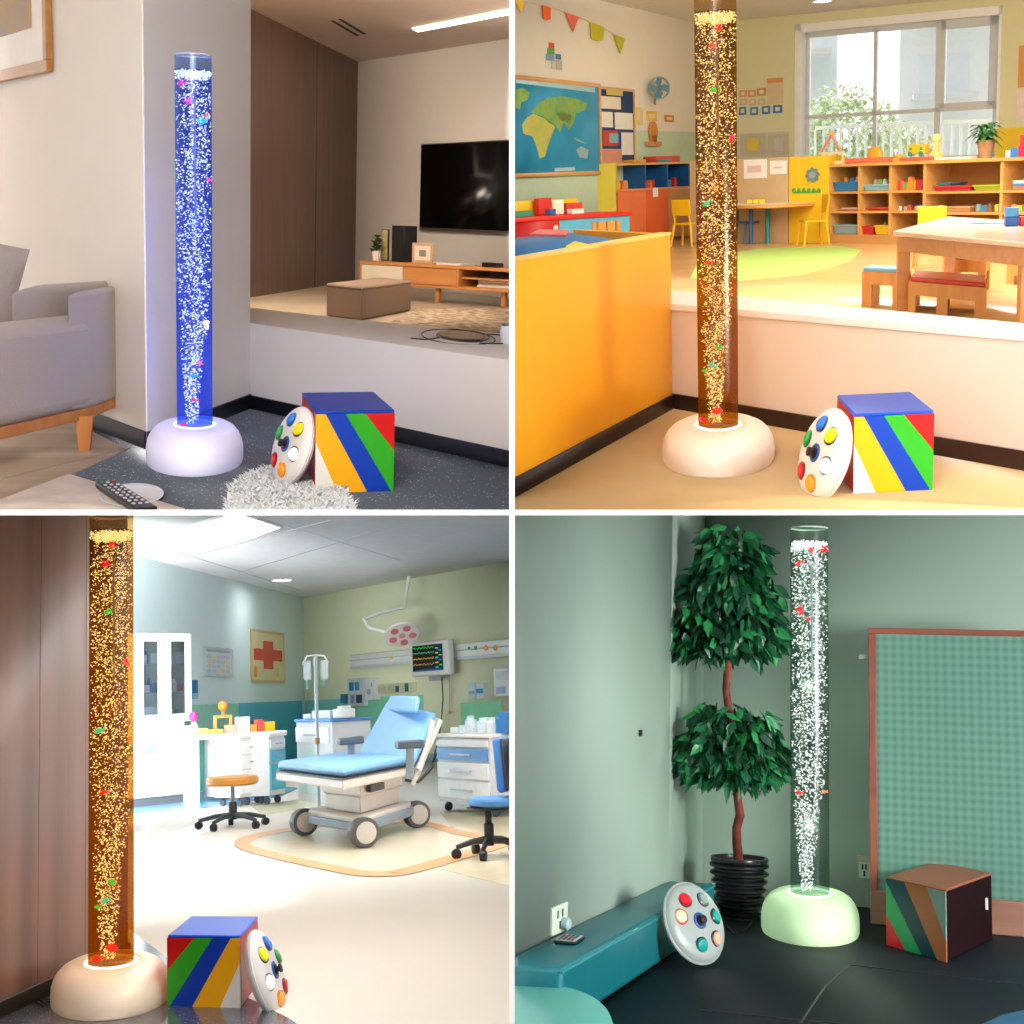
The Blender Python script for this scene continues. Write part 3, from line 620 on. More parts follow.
# outside: apartment blocks, balcony rail and trees, colours paled to imitate overexposed daylight
def facade(cx, cy, wd, hg, cols_, rows, label, c):
    t = thing('apartment_building', label, 'building', (cx, cy, -3))
    mb = MB(); mb.box(-wd/2, wd/2, 0, 6, 0, hg); obj('wall', mb, mat(c, .8), t)
    for i in range(cols_):
        for j in range(rows):
            mb = MB(); x = -wd/2+wd*(i+.5)/cols_; z = hg*(j+.55)/rows; mb.box(x-wd/cols_*.28, x+wd/cols_*.28, -.05, .1, z-.6, z+.6)
            w_ = obj('window', mb, mat('#e6ebee', .3), t)
            mb = MB(); mb.box(x-wd/cols_*.36, x+wd/cols_*.36, -.8, .1, z-.75, z-.6); obj('balcony', mb, mat('#dfe0de', .6), t)
G = lambda px, y: r.at(px, 168, y).x
facade(G(985, 46), 46, 5.2, 13, 2, 5, 'pale apartment block with balconies outside the classroom window, right', '#f1f1ee')
facade(G(928, 60), 60, 1.3, 12, 1, 4, 'pale far building seen in the middle of the classroom window', '#eef0f0')
facade(G(812, 40), 40, 1.3, 12, 1, 4, 'narrow blue-white building at the left edge of the classroom window', '#e4eef4')
def tree(P, hgt, rad, label, c='#cfdcb4', n=2600, seed=2, group=None):
    t = thing('tree', label, 'tree', P, group=group); rnd = random.Random(seed)
    mb = MB(); mb.tube([(0, 0, 0), (.05, 0, hgt*.5), (0, 0, hgt*.9)], [.12, .09, .04], 8); obj('trunk', mb, mat('#a89880', .9), t)
    mb = MB()
    for i in range(n):
        a = rnd.random()*6.28; b = math.acos(rnd.uniform(-1, 1)); k = rad*rnd.uniform(.5, 1)
        leaf(mb, (k*math.cos(a)*math.sin(b), k*math.sin(a)*math.sin(b), hgt+k*.9*math.cos(b)), (rnd.uniform(-1, 1), rnd.uniform(-1, 1), rnd.uniform(-.6, .6)), rad*.12, rad*.035)
    obj('crown', mb, mat(c, .7, var=.2, scale=3), t, smooth=False)
tree(V((G(845, 32), 32, -3)), 4.6, 1.3, 'pale green tree outside the left window panes', seed=4)
tree(V((G(893, 38), 38, -3)), 4.0, 1.2, 'pale green tree outside the middle window pane', seed=9)
t = thing('balcony_railing', 'white railing outside the classroom window', 'railing', (G(885, 24), 24, 0))
mb = MB(); x0, x1 = G(815, 24)-G(885, 24), G(995, 24)-G(885, 24); zr = r.ht(V((0, 24, 0)), 128); mb.box(x0, x1, -.03, .03, zr-.06, zr); obj('rail', mb, mat('#e4e8e8', .5), t)
for i in range(22):
    x = x0+(x1-x0)*i/21; mb = MB(); mb.box(x-.02, x+.02, -.02, .02, -.5, zr-.06); obj('bar', mb, mat('#dde2e2', .5), t)
gr = MB(); gr.prism([V((-20, 22, 0)), V((40, 22, 0)), V((60, 90, 0)), V((-40, 90, 0))], -3.1, -3); struct('ground', gr, mat('#d8dcd0', .9))

# near: low wall, yellow play pen, skirting
DBR = mat('#33231c', .35)
fA = r.fl(673, 408); fB = r.fl(760, 420); fC = r.fl(1024, 470); fD = fA+(fC-fA)*1.25
LH = r.ht(fA, 303)
bkA = r.fl(673, 290, LH); bkC = r.fl(1024, 323, LH); bkD = bkA+(bkC-bkA)*1.25
mb = MB(); mb.prism([fA+V((-.05, .02, 0)), fA, fD, bkD, bkA, bkA+V((-.05, .0, 0))], 0, LH-.03); struct('wall_low', mb, mat('#ecdccb', .6, var=.01))
mb = MB(); mb.prism([fA+V((-.05, .02, 0))+V((0, -.02, 0)), fA+V((0, -.02, 0)), fD+V((0, -.02, 0)), bkD, bkA, bkA+V((-.05, .0, 0))], LH-.03, LH); struct('trim_3', mb, mat('#f6f3ee', .4), bevel=.004)
Wn = Wall(r, fA, fD); skirting('baseboard_low', Wn, 0, Wn.L, .065, DBR)
yB = fA; yA = r.fl(512, 498); yd = (yA-yB).normalized(); yA2 = yA+yd*.4
YH = r.ht(yB, 233)
YEL = mat('#f0a20a', .42, var=.015)
Wy = Wall(r, yA2, yB)
yb0 = r.fl(573, 229, YH); yb0.z = 0; 
t = thing('play_pen', 'tall yellow panelled play pen with a blue and yellow inside, in front at left', 'play pen', m=Wy.m)
mb = MB(); mb.box(0, Wy.L, 0, .05, 0.0, YH); obj('front_panel', mb, YEL, t, bevel=.006)
mb = MB(); mb.box(0, Wy.L, -.008, .0, 0, .062); obj('kick_strip', mb, DBR, t)
mb = MB(); mb.box(0, Wy.L+.001, -.002, .052, YH-.008, YH+.004); obj('edge_trim', mb, mat('#f6cf70', .4), t)
iv = Wy.m.inverted(); bq = iv @ V((yb0.x, yb0.y, 0)); e2 = iv @ r.fl(600, 229.5, YH)
mb = MB(); p0 = V((bq.x, bq.y, 0)); p1 = V((Wy.L, .05, 0)); dd = (p1-p0).normalized(); nn = V((-dd.y, dd.x, 0))*.05
mb.prism([p0, p1, p1+nn, p0+nn], 0, YH-.004); obj('back_panel', mb, mat('#f2a416', .45), t)
mb = MB(); mb.prism([V((-1, .05, 0)), V((Wy.L-.3, .05, 0)), p0, p0+V((-2, .8, 0))], 0, YH-.02); obj('inner_mat', mb, mat('#1f6fae', .5), t)['label'] = 'blue inside mat'
a_ = iv @ r.fl(568, 255, YH-.02); b_ = iv @ r.fl(592, 247, YH-.02); c_ = iv @ r.fl(575, 243, YH-.02); d_ = iv @ r.fl(566, 248, YH-.02)
mb = MB(); mb.prism([a_, b_, c_, d_], YH-.019, YH-.012); obj('mat_pad', mb, mat('#e2d220', .5), t)['label'] = 'yellow mat pad'
a_ = iv @ r.fl(530, 236, YH-.02); b_ = iv @ r.fl(566, 237, YH-.02); c_ = iv @ r.fl(570, 232, YH-.02); d_ = iv @ r.fl(540, 231, YH-.02)
mb = MB(); mb.prism([a_, b_, c_, d_], YH-.019, YH-.01); obj('rim_pad', mb, mat('#e8707a', .5), t)['label'] = 'pink mat pad'
# floor patch
mb = MB(); pts = [(700, 258), (760, 249), (835, 246), (862, 250), (850, 262), (800, 275), (740, 281), (690, 279)]
mb.prism([r.fl(*p) for p in pts][::-1], .0, .006); single('green_rug', mb, mat('#9fbb5e', .6, var=.03), 'lime green floor mat in the middle of the classroom', 'rug')
bubble_tube(TR, r.fl(718.5, 457), -2, 12, 40, 112, 35, (.68, .48, .2), '#c06a10', .16, .02, (.64, .77, 1), 3.9, mat('#efe2d6', .35, emit=.1, ecol='#ffd0a0'), emis('#fff4dc', 1.6),
            'amber-lit bubble tube lamp on a white dome base in the classroom', 
            [(718, 28, 'star', 'red', 4.6, 'red toy starfish floating highest in the classroom bubble tube'), (713, 45, 'star', 'red', 4.8, 'red toy starfish second from the top in the classroom bubble tube'),
             (714, 90, 'fish', 'green', 4.5, 'green toy fish in the upper part of the classroom bubble tube'), (732, 138, 'jelly', 'red', 3.6, 'red toy jellyfish at the right side of the classroom bubble tube'),
             (706, 204, 'fish', 'teal', 4.2, 'teal toy fish at mid height of the classroom bubble tube'), (709, 263, 'fish', 'red', 3.6, 'red toy fish below the middle of the classroom bubble tube'),
             (719, 347, 'shell', 'green', 3.6, 'green toy shell in the lower part of the classroom bubble tube'), (712, 365, 'fish', 'teal', 4, 'teal toy fish in the lower part of the classroom bubble tube'),
             (704, 371, 'fish', 'green', 2.8, 'small light green toy fish low at the left of the classroom bubble tube'), (717, 411, 'shell', 'red', 5.2, 'red toy shell near the foot of the classroom bubble tube'),
             (703, 420, 'fish', 'red', 4.4, 'red toy fish lying at the foot of the classroom bubble tube')], nb=3300, bsz=.0026, lampc=(1, .6, .25), lampw=3, gl2=mat('#d8a878', .2, alpha=.75))
foam_cube(TR, (853, 494), (932, 490), (837, 395, 'l'), 414, SC, ST, 'striped foam cube with blue top against the classroom low wall', '#1a50c4', '#c41422')
control_disc(TR, r.at(824, 455, r.fl(822, 491).y), (-.9, -.36, .30), 0, .152, 'white controller disc leaning on the foam cube in the classroom', DC)

# ---- left wall: map, notice board, bunting, fan, small decorations
def wall_thing(W, name, label, cat, px0, py0, px1, py1, off=0, group=None):
    u0, z1 = W.uz(px0, py0, -off); u1, _ = W.uz(px1, py1, -off); zm1 = W.uz((px0+px1)/2, py0, -off)[1]; zm0 = W.uz((px0+px1)/2, py1, -off)[1]
    t = thing(name, label, cat, m=W.m @ T(u0, -off, zm0), group=group); return t, u1-u0, zm1-zm0
def frame_bm(w_, h_, b, y0, y1):
    mb = MB(); mb.box(0, w_, y0, y1, 0, b); mb.box(0, w_, y0, y1, h_-b, h_); mb.box(0, b, y0, y1, b, h_-b); mb.box(w_-b, w_, y0, y1, b, h_-b); return mb
OAKL = wood('#c98f52', '#dca868', 'x', 2)
# world map: continents as raised shapes on a blue sheet
W = WS; u0, z1 = W.uz(470, 66); u1, _ = W.uz(597.5, 90); zlo = W.uz(560, 176)[1]; zhi = W.uz(560, 80)[1]
t = thing('world_map', 'large blue world map with green and yellow land in a wooden frame', 'map', m=W.m @ T(u0, -.03, zlo)); mw, mh = u1-u0, zhi-zlo
mb = MB(); mb.box(0, mw, 0, .02, 0, mh); obj('sea_sheet', mb, mat('#1a86b8', .5, col2='#2c9ccc', scale=2), t)
obj('frame', frame_bm(mw, mh, .05, -.02, .022), OAKL, t)
def mappoly(cr, c, nm):
    pts = []
    for x, y in cr:
        u, z = W.uz(512+x/4, y/4, -.03); pts.append(V((u-u0, -.002, z-zlo)))
    mb = MB(); mb.extrude(pts, (0, -.004, 0)); obj(nm, mb, c, t, smooth=False)
GRN = mat('#5c9a4a', .6, col2='#8fae52', scale=6); YLG = mat('#9fb04c', .6, col2='#c0b458', scale=6)
mappoly([(60, 470), (85, 455), (120, 470), (150, 480), (170, 510), (150, 560), (130, 625), (110, 635), (95, 580), (80, 545), (45, 535), (38, 500)], YLG, 'land_shape')
mappoly([(75, 450), (110, 410), (150, 390), (200, 385), (260, 395), (305, 415), (290, 440), (255, 455), (245, 490), (225, 520), (205, 490), (190, 530), (170, 500), (150, 495), (120, 465), (90, 455)], GRN, 'land_shape')
mappoly([(175, 455), (215, 445), (240, 465), (230, 490), (195, 485)], mat('#b8a870', .6), 'land_shape')
mappoly([(255, 600), (275, 585), (305, 600), (300, 635), (270, 630)], mat('#8fb0b8', .6), 'land_shape')
mappoly([(14, 360), (40, 350), (70, 370), (60, 400), (35, 410), (30, 440), (14, 430)], GRN, 'land_shape')
mappoly([(245, 550), (270, 560), (300, 575), (262, 566)], mat('#8fb0b8', .6), 'land_shape')
mappoly([(15, 308), (330, 350), (330, 370), (15, 332)], mat('#a8cfe0', .6), 'title_strip')
mappoly([(170, 672), (250, 668), (250, 682), (170, 686)], mat('#a8cfe0', .6), 'legend_strip')
t, w_, h_ = wall_thing(W, 'notice_board', 'dark blue notice board with pinned papers beside the world map', 'notice board', 599, 88, 635, 164, .03)
mb = MB(); mb.box(0, w_, 0, .02, 0, h_); obj('felt', mb, mat('#1f3f72', .8), t); obj('frame', frame_bm(w_, h_, .035, -.015, .022), OAKL, t)
for x0, x1, y0, y1, c in ((.02, .6, .72, .88, '#f0e8dc'), (.05, .36, .48, .68, '#f4efe8'), (.42, .95, .46, .68, '#f4f2ee'), (.08, .5, .24, .44, '#c8402c'), (.6, .95, .12, .42, '#ece8ea'), (.2, .66, .9, .98, '#d8c850'), (.05, .6, .02, .2, '#d8907c'), (.25, .5, .28, .4, '#8ab8cc')):
    mb = MB(); mb.box(w_*x0, w_*x1, -.006 if c != '#8ab8cc' else -.01, -.001, h_*y0, h_*y1); obj('paper', mb, mat(c, .7), t)
# bunting
fl_ = [(517, 0, 9, 12, '#f0c030', 'tri'), (544, 5.5, 8, 14, '#e86020', 'sq'), (568, 13, 13, 18, '#e8705c', 'tri'), (593, 23, 13, 17, '#d0c81c', 'sq'), (616, 35, 11, 18, '#c8c420', 'tri')]
t = thing('bunting_string', 'thin string of the flag bunting high on the left wall', 'bunting', m=W.m)
pp = []
for px, py in ((500, -4), (517, 0), (544, 5), (568, 13), (593, 23), (616, 35), (624, 39)): u, z = W.uz(px, py, -.03); pp.append((u, -.03, z))
mb = MB(); mb.tube(pp, .006, 5); obj('string', mb, mat('#e8d8b0', .6), t)
for px, py, wd, hg, c, k in fl_:
    u, z = W.uz(px, py, -.035); u2, _ = W.uz(px+wd, py, -.035); _, z2 = W.uz(px, py+hg, -.035); a = (u2-u)/2; hh = z-z2
    mb = MB()
    if k == 'tri': mb.extrude([V((-a, 0, 0)), V((a, 0, -.1*hh)), V((a*.1, 0, -hh))], (0, .01, 0))
    else: mb.extrude([V((-a, 0, 0)), V((a, 0, -.1*hh)), V((a*.9, 0, -hh*.9)), V((0, 0, -hh)), V((-a*.9, 0, -hh*.92))], (0, .01, 0))
    nm_ = {'#f0c030': 'golden', '#e86020': 'orange', '#e8705c': 'coral red', '#d0c81c': 'yellow', '#c8c420': 'olive yellow'}[c]
    single('bunting_flag', mb, mat(c, .7), nm_+(' pointed' if k == 'tri' else ' rounded')+' paper flag hanging on the bunting string', 'flag', group='bunting flags on the left wall', m=W.m @ T(u+a*.6, -.04, z), smooth=False)
# fan
u, z = W.uz(659, 88, -.2); t = thing('wall_fan', 'round blue wall fan mounted high near the room corner', 'fan', m=Matrix.Translation(W.m @ V((u, -.2, z))))
fm = Matrix.Rotation(math.radians(62), 4, 'X') @ Matrix.Identity(4); fm = Matrix.Rotation(.5, 4, 'Z') @ Matrix.Rotation(math.radians(90), 4, 'X')
Rf = .16
mb = MB()
for k in range(3): mb.tube([fm @ V((Rf*(1-.0*k)*math.cos(a), Rf*math.sin(a), .03-.03*k)) for a in [6.283*i/32 for i in range(32)]], .006, 6, close=True)
for k in range(24): a = 6.283*k/24; mb.tube([fm @ V((.03*math.cos(a), .03*math.sin(a), .05)), fm @ V((Rf*.6*math.cos(a), Rf*.6*math.sin(a), .045)), fm @ V((Rf*math.cos(a), Rf*math.sin(a), 0))], .003, 4)
obj('guard', mb, mat('#8fa8b4', .4), t)
for k in range(4):
    a = k*1.57; mb = MB(); mb.extrude([fm @ V((x*math.cos(a)-y*math.sin(a), x*math.sin(a)+y*math.cos(a), 0)) for x, y in ((.02, -.02), (.14, -.06), (.15, .03), (.08, .06), (.02, .02))], fm.to_3x3() @ V((0, 0, .006))); obj('blade', mb, mat('#5f94ac', .4), t)
mb = MB(); mb.lathe([(.035, .0), (.04, .05), (.02, .06)], 20, m=fm); obj('hub', mb, mat('#4d8098', .4), t)
mb = MB(); mb.tube([fm @ V((0, 0, -.02)), (-.06, .08, -.1), (-.08, .14, -.2), (-.08, .2, -.22)], .02, 10); obj('bracket', mb, mat('#8a9aa0', .4), t)
# small wall decorations
for px0, py0, px1, py1, c, lb in ((647, 111, 657, 121, '#f0c850', 'yellow square card on the left wall under the fan'), (665, 115, 674, 122, '#e89030', 'small orange card on the left wall near the corner'), (636, 107, 643, 125, '#f0dc90', 'pale yellow strip card on the left wall beside the notice board')):
    t, w_, h_ = wall_thing(W, 'wall_card', lb, 'card', px0, py0, px1, py1, .01); mb = MB(); mb.box(0, w_, 0, .01, 0, h_); obj('card', mb, mat(c, .7), t); mb = MB(); mb.box(w_*.2, w_*.8, -.002, .002, h_*.3, h_*.7); obj('drawing', mb, mat('#f4e4b0', .7), t)
t, w_, h_ = wall_thing(W, 'wall_sticker', 'wall sticker of coloured toy blocks above the world map', 'sticker', 545, 43, 562, 69, .01)
for x0, x1, z0_, z1_, c in ((.25, .55, .78, 1, '#e0483c'), (.15, .55, .55, .78, '#58a848'), (.05, .55, .3, .55, '#8098c0'), (.65, .95, .4, .6, '#4878b8'), (0, .3, 0, .3, '#d8d4cc'), (.35, .62, 0, .3, '#c8c4c0'), (.66, 1, 0, .38, '#b8b4b0')):
    mb = MB(); mb.box(w_*x0, w_*x1, -.003, .01, h_*z0_, h_*z1_); obj('block_print', mb, mat(c, .7), t)
t, w_, h_ = wall_thing(W, 'wooden_figure', 'orange wooden figure plaque on the green wainscot', 'wall decoration', 645, 128, 660, 146, .03)
mb = MB(); mb.lathe([(.001, -.0), (w_*.25, 0), (w_*.25, .03), (.001, .03)], 20, m=Matrix.Translation((w_*.5, 0, h_*.78)) @ Matrix.Rotation(math.pi/2, 4, 'X')); obj('head', mb, mat('#e09040', .6), t)
mb = MB(); mb.box(w_*.32, w_*.68, -.03, 0, h_*.25, h_*.6); mb.box(0, w_, -.03, 0, 0, h_*.25); obj('body', mb, mat('#d8945c', .6), t)

# ---- back wall items
W = WBk
for i, (px, py, pw, ph, c) in enumerate(((739, 90, 8, 7, '#e0a070'), (748, 90, 8, 7, '#e0a070'), (757, 88, 9, 8, '#d89868'), (740, 99, 7, 6, '#d8b898'), (749, 99, 7, 6, '#d8b898'), (758, 99, 7, 6, '#d8b898'), (739, 107, 7, 8, '#4c86b8'), (750, 107, 8, 8, '#5c90c0'), (762, 106, 8, 8, '#4c86b8'), (773, 105, 9, 8, '#3f78b0'))):
    t, w_, h_ = wall_thing(W, 'picture_card', ('blue' if py > 104 else 'tan' if py < 95 else 'beige')+' picture card in the rows beside the bubble tube, '+str(['first', 'second', 'third'][i % 3] if i < 9 else 'last')+' of its row', 'card', px, py, px+pw, py+ph, .01, 'picture cards on the back wall')
    mb = MB(); mb.box(0, w_, 0, .01, 0, h_); obj('card', mb, mat(c, .7), t); mb = MB(); mb.box(w_*.25, w_*.75, -.003, .002, h_*.25, h_*.75); obj('print', mb, mat('#e8dcc8', .7), t)
t, w_, h_ = wall_thing(W, 'poster', 'beige poster with an orange top band left of the window', 'poster', 767, 78, 783, 104, .01)
mb = MB(); mb.box(0, w_, 0, .01, 0, h_); obj('sheet', mb, mat('#dfc8a4', .7), t); mb = MB(); mb.box(0, w_, -.004, .002, h_*.82, h_); obj('band', mb, mat('#e09a58', .7), t)
t, w_, h_ = wall_thing(W, 'poster', 'orange and white wall poster at the right edge beyond the window', 'poster', 1019, 45, 1040, 121, .01)
mb = MB(); mb.box(0, w_, 0, .01, 0, h_); obj('sheet', mb, mat('#e0a058', .7), t); mb = MB(); mb.box(0, w_, -.004, .002, 0, h_*.45); obj('print', mb, mat('#ecd0c4', .7, col2='#f4e4dc', scale=8), t)
t, w_, h_ = wall_thing(W, 'wall_panel', 'plain bright yellow panel right of the window above the shelves', 'panel', 996, 127, 1060, 160, .03)
mb = MB(); mb.box(0, w_, 0, .03, 0, h_); obj('panel', mb, mat('#eec80c', .5), t, bevel=.004)
for px0, px1, lb, c in ((740, 765, 'framed yellow drawing on the grey board, nearest the tube', '#e8cc50'), (768, 788, 'grey sheet with small yellow shapes left of the window', '#cfc9c4')):
    t, w_, h_ = wall_thing(W, 'picture', lb, 'picture', px0, 134, px1, 155, .02)
    mb = MB(); mb.box(0, w_, 0, .015, 0, h_); obj('backing', mb, mat('#c8bea8', .7), t); mb = MB(); mb.box(w_*.3, w_*.75, -.004, .002, h_*.2, h_*.8); obj('drawing', mb, mat(c, .7), t)

# ---- shelf unit along the back wall
SA_ = r.fl(829, 243); SBs = r.fl(1035, 247)
Wf = Wall(r, SA_, SBs); zt = Wf.uz(915, 161)[1]; dep = .55
SW = wood('#c9904c', '#dba45e', 'x', 2)
us = [Wf.uz(px, 200)[0] for px in (829, 859, 890, 924, 1001, 1060)]; zz = {y: Wf.uz(880, y)[1] for y in (192, 212, 235)}
t = thing('cube_shelf', 'long low wooden cube shelf full of toys under the window', 'shelf unit', m=Wf.m)
mb = MB(); mb.box(0, us[-1], -.03, dep, zt-.04, zt); obj('top', mb, SW, t, bevel=.004)
mb = MB(); mb.box(0, us[-1], .0, dep, 0, zz[235]); obj('plinth', mb, mat('#c08a50', .5), t)
mb = MB(); mb.box(0, us[-1], dep-.02, dep, 0, zt-.04); obj('back_board', mb, mat('#b87a3c', .6), t)
for u in us: mb = MB(); mb.box(u-.02, u+.02, 0, dep-.02, zz[235], zt-.04); obj('upright', mb, SW, t)
for i in range(5):
    for y in (192, 212):
        z = zz[y]-(.02 if i >= 3 else 0)
        mb = MB(); mb.box(us[i]+.02, us[i+1]-.02, .0, dep-.02, z-.015, z+.015); obj('shelf', mb, SW, t)
# containers and toys on the shelves
def bin_(px0, px1, py0, sh, c, label, name='toy_bin', fill=None):
    z = (zz[sh]+(.015 if sh != 235 else 0)-(.02 if px0 > 924 and sh != 235 else 0)) if sh else zt; u0, u1 = Wf.uz(px0, 200)[0], Wf.uz(px1, 200)[0]; zh = max(.03, Wf.uz((px0+px1)/2, py0)[1]-z)
    t = thing(name, label, 'toy bin', m=Wf.m @ T(u0, .04, z+.001)); w_ = u1-u0; mb = MB()
    mb.hexa([V(p) for p in ((.02, .02, 0), (w_-.02, .02, 0), (w_-.02, .3, 0), (.02, .3, 0), (0, 0, zh), (w_, 0, zh), (w_, .34, zh), (0, .34, zh))]); obj('bin', mb, mat(c, .5), t, bevel=.006)
    mb = MB(); mb.box(-.006, w_+.006, -.006, .346, zh-.02, zh-.005); obj('rim', mb, mat(c, .4), t, bevel=.003)
    return u0, u1, z+zh
def blocks(px0, px1, z, n, cols, label, group, y=.08, s=.05, k=1.0, cat='toy'):
    u0, u1 = Wf.uz(px0, 200)[0], Wf.uz(px1, 200)[0]; rnd = random.Random(int(px0))
    for i in range(n):
        c = cols[i % len(cols)]; ss = s*rnd.uniform(.8, 1.25); u = u0+(u1-u0)*(i+.5)/n
        mb = MB()
        if i % 3 == 0: mb.lathe([(ss*.5, 0), (ss*.5, ss*k*.9), (ss*.35, ss*k*1.1), (.002, ss*k*1.1)], 12)
        elif i % 3 == 1: mb.box(-ss*.5, ss*.5, -ss*.5, ss*.5, 0, ss*k)
        else: mb.hexa([V(p) for p in ((-ss*.5, -ss*.4, 0), (ss*.5, -ss*.4, 0), (ss*.5, ss*.4, 0), (-ss*.5, ss*.4, 0), (-ss*.15, -ss*.4, ss*k*1.2), (ss*.15, -ss*.4, ss*k*1.2), (ss*.15, ss*.4, ss*k*1.2), (-ss*.15, ss*.4, ss*k*1.2))])
        single('toy_block', mb, mat(c[1], .45), c[0]+' '+label, cat, group=group, m=Wf.m @ T(u, y+.02*(i % 2), z+.001), bevel=.004)
u0, u1, z = bin_(831, 857, 182, 192, '#2b74a8', 'blue toy bin in the top left compartment of the cube shelf'); blocks(833, 856, z-.01, 4, [('orange', '#e08838'), ('blue', '#3c8cc8'), ('beige', '#d8c090'), ('teal', '#48a0a8')], 'small toy in the blue bin, top left compartment', 'toys in the blue bin', .2, .06)
u0, u1, z = bin_(861, 888, 184.5, 192, '#8ab4c4', 'pale blue toy bin in the second top compartment'); blocks(863, 887, z-.01, 5, [('tan', '#c89860'), ('green', '#78a868'), ('cream', '#e0d0b0'), ('blue', '#5c98b8')], 'small toy in the pale blue bin', 'toys in the pale blue bin', .2, .06)
blocks(893, 922, zz[192]+.015, 6, [('red', '#d83828'), ('green', '#6ca838'), ('orange', '#e88830'), ('yellow', '#e8b820'), ('dark red', '#b82830'), ('blue', '#3078b0')], 'standing toy in the third top compartment', 'toys in the third top compartment', .12, .085, 1.3)
bin_(931, 968, 186, 192, '#c02830', 'wide red tray in the fourth top compartment'); bin_(970, 1000, 185, 192, '#9cb022', 'lime green bin in the fourth top compartment'); bin_(935, 947, 183, 192, '#2f6f80', 'teal box standing behind the red tray')
for i, (c, n_) in enumerate((('#d8d8dc', 'white'), ('#4878a0', 'blue'), ('#e0704c', 'orange'))):
    single('book', MB().box(0, .3, 0, .3, 0, .035), mat(c, .6), n_+' book lying in the right end compartment of the cube shelf', 'book', m=Wf.m @ T(Wf.uz(1008, 200)[0], .08, zz[192]-.003+.036*(2-i)), bevel=.003)
bin_(839, 857, 208, 212, '#d8a8a0', 'flat pink paper tray in the left middle compartment'); bin_(864, 887, 207.5, 212, '#c04030', 'flat red tray in the second middle compartment')
blocks(892, 922, zz[212]+.015, 6, [('cream', '#e8dcc8'), ('pink', '#d8a090'), ('red', '#c05040'), ('tan', '#c89c70')], 'small toy in the third middle compartment', 'toys in the third middle compartment', .12, .05)
bin_(943, 968, 206.5, 212, '#c49468', 'low tan box in the fourth middle compartment'); blocks(933, 944, zz[212]-.005, 2, [('yellow', '#d8b830'), ('green', '#5c9840')], 'block left of the tan box', 'blocks by the tan box', .12, .07)
blocks(970, 1000, zz[212]-.005, 5, [('grey', '#78888c'), ('blue', '#4080a8'), ('brown', '#8a5a38'), ('yellow', '#e8c030')], 'figure in the fourth middle compartment', 'figures in the fourth middle compartment', .12, .07)
blocks(1006, 1022, zz[212]-.005, 3, [('orange', '#e08030'), ('yellow', '#e0b030'), ('green', '#4c9848')], 'toy stacked in the right end middle compartment', 'toys in the right end compartment', .12, .08)
bin_(831, 855, 225, 235, '#8ca4a8', 'grey blue bin in the bottom left compartment'); bin_(858, 871, 226, 235, '#c42820', 'red box on the bottom shelf beside the yellow box'); u0, u1, z = bin_(872, 888, 225.5, 235, '#dcb01c', 'yellow box on the bottom shelf')
blocks(873, 887, z-.01, 3, [('green', '#489050'), ('teal', '#48a890')], 'block in the yellow box', 'blocks in the yellow box', .2, .05)
# toys on top of the shelf
def top_(px): return Wf.uz(px, 160)[0]
m1 = lambda px, y=.2, z=0: Wf.m @ T(top_(px), y, zt+z)
single('toy_tray', MB().box(-.3, .35, -.1, .12, 0, .065), mat('#e87050', .5), 'long coral toy tray on top of the shelf, under the orange dome', 'tray', m=m1(858), bevel=.01)
mb = MB(); mb.lathe([(.115, 0), (.11, .06), (.08, .11), (.04, .13), (.001, .135)], 24, sy=.5); single('toy_dome', mb, mat('#f09820', .5), 'orange dome toy on the coral tray', 'toy', m=m1(865, .2, .066))
t = thing('toy_house', 'open pink and cream toy house frame on top of the shelf left', 'toy house', m=m1(821, .2)); hw = .2
mb = MB(); 
for s_ in (-1, 1): mb.tube([(s_*hw, 0, .12), (0, 0, .38)], .016, 8)
obj('roof_frame', mb, mat('#ec8878', .5), t)
mb = MB()
for x in (-hw, -.07, .07, hw): mb.tube([(x, 0, 0), (x, 0, .16)], .014, 8)
mb.box(-hw, hw, -.02, .02, .13, .16); mb.box(-hw-.02, hw+.02, -.06, .06, 0, .04); obj('wall_frame', mb, mat('#ecd8a8', .5), t)
mb = MB(); mb.ball((0, 0, .4), .03, 12); obj('roof_knob', mb, mat('#f0b030', .5), t)
single('toy_tray', MB().box(-.2, .28, -.1, .12, 0, .05), mat('#e06048', .5), 'coral base tray under the yellow toy train', 'tray', m=m1(907, .2), bevel=.008)
t = thing('toy_train', 'yellow toy train wagon on a coral tray by the window', 'toy', m=m1(908, .2, .051))
mb = MB(); mb.box(-.13, .13, -.05, .05, .03, .15); obj('body', mb, mat('#eab01c', .5), t, bevel=.012)
for x in (-.08, .08):
    mb = MB(); mb.lathe([(.03, 0), (.03, .02)], 16, m=Matrix.Translation((x, -.05, .035)) @ Matrix.Rotation(math.pi/2, 4, 'X')); obj('wheel', mb, mat('#2f8a78', .5), t)
    mb = MB(); mb.box(x-.02, x+.02, -.055, -.045, .08, .115); obj('window', mb, mat('#3f8f6c', .5), t)
mb = MB(); mb.box(-.07, .07, -.04, .04, 0, .05); mb.lathe([(.05, .05), (.05, .08), (.001, .1)], 14); single('toy_cup', mb, mat('#f0a838', .5), 'small orange cup toy beside the coral tray', 'toy', m=m1(889, .2))
mb = MB(); mb.box(-.06, .06, -.04, .04, 0, .1); mb.box(-.035, .035, -.035, .035, .1, .25); mb.ball((0, 0, .26), .06, 12); single('toy_tower', mb, mat('#f4cc80', .5), 'pale yellow toy giraffe tower beside the train', 'toy', m=m1(926, .2), bevel=.006)
t = thing('potted_plant', 'green fern-like plant in a tan pot on the shelf by the window', 'plant', m=m1(975, .2))
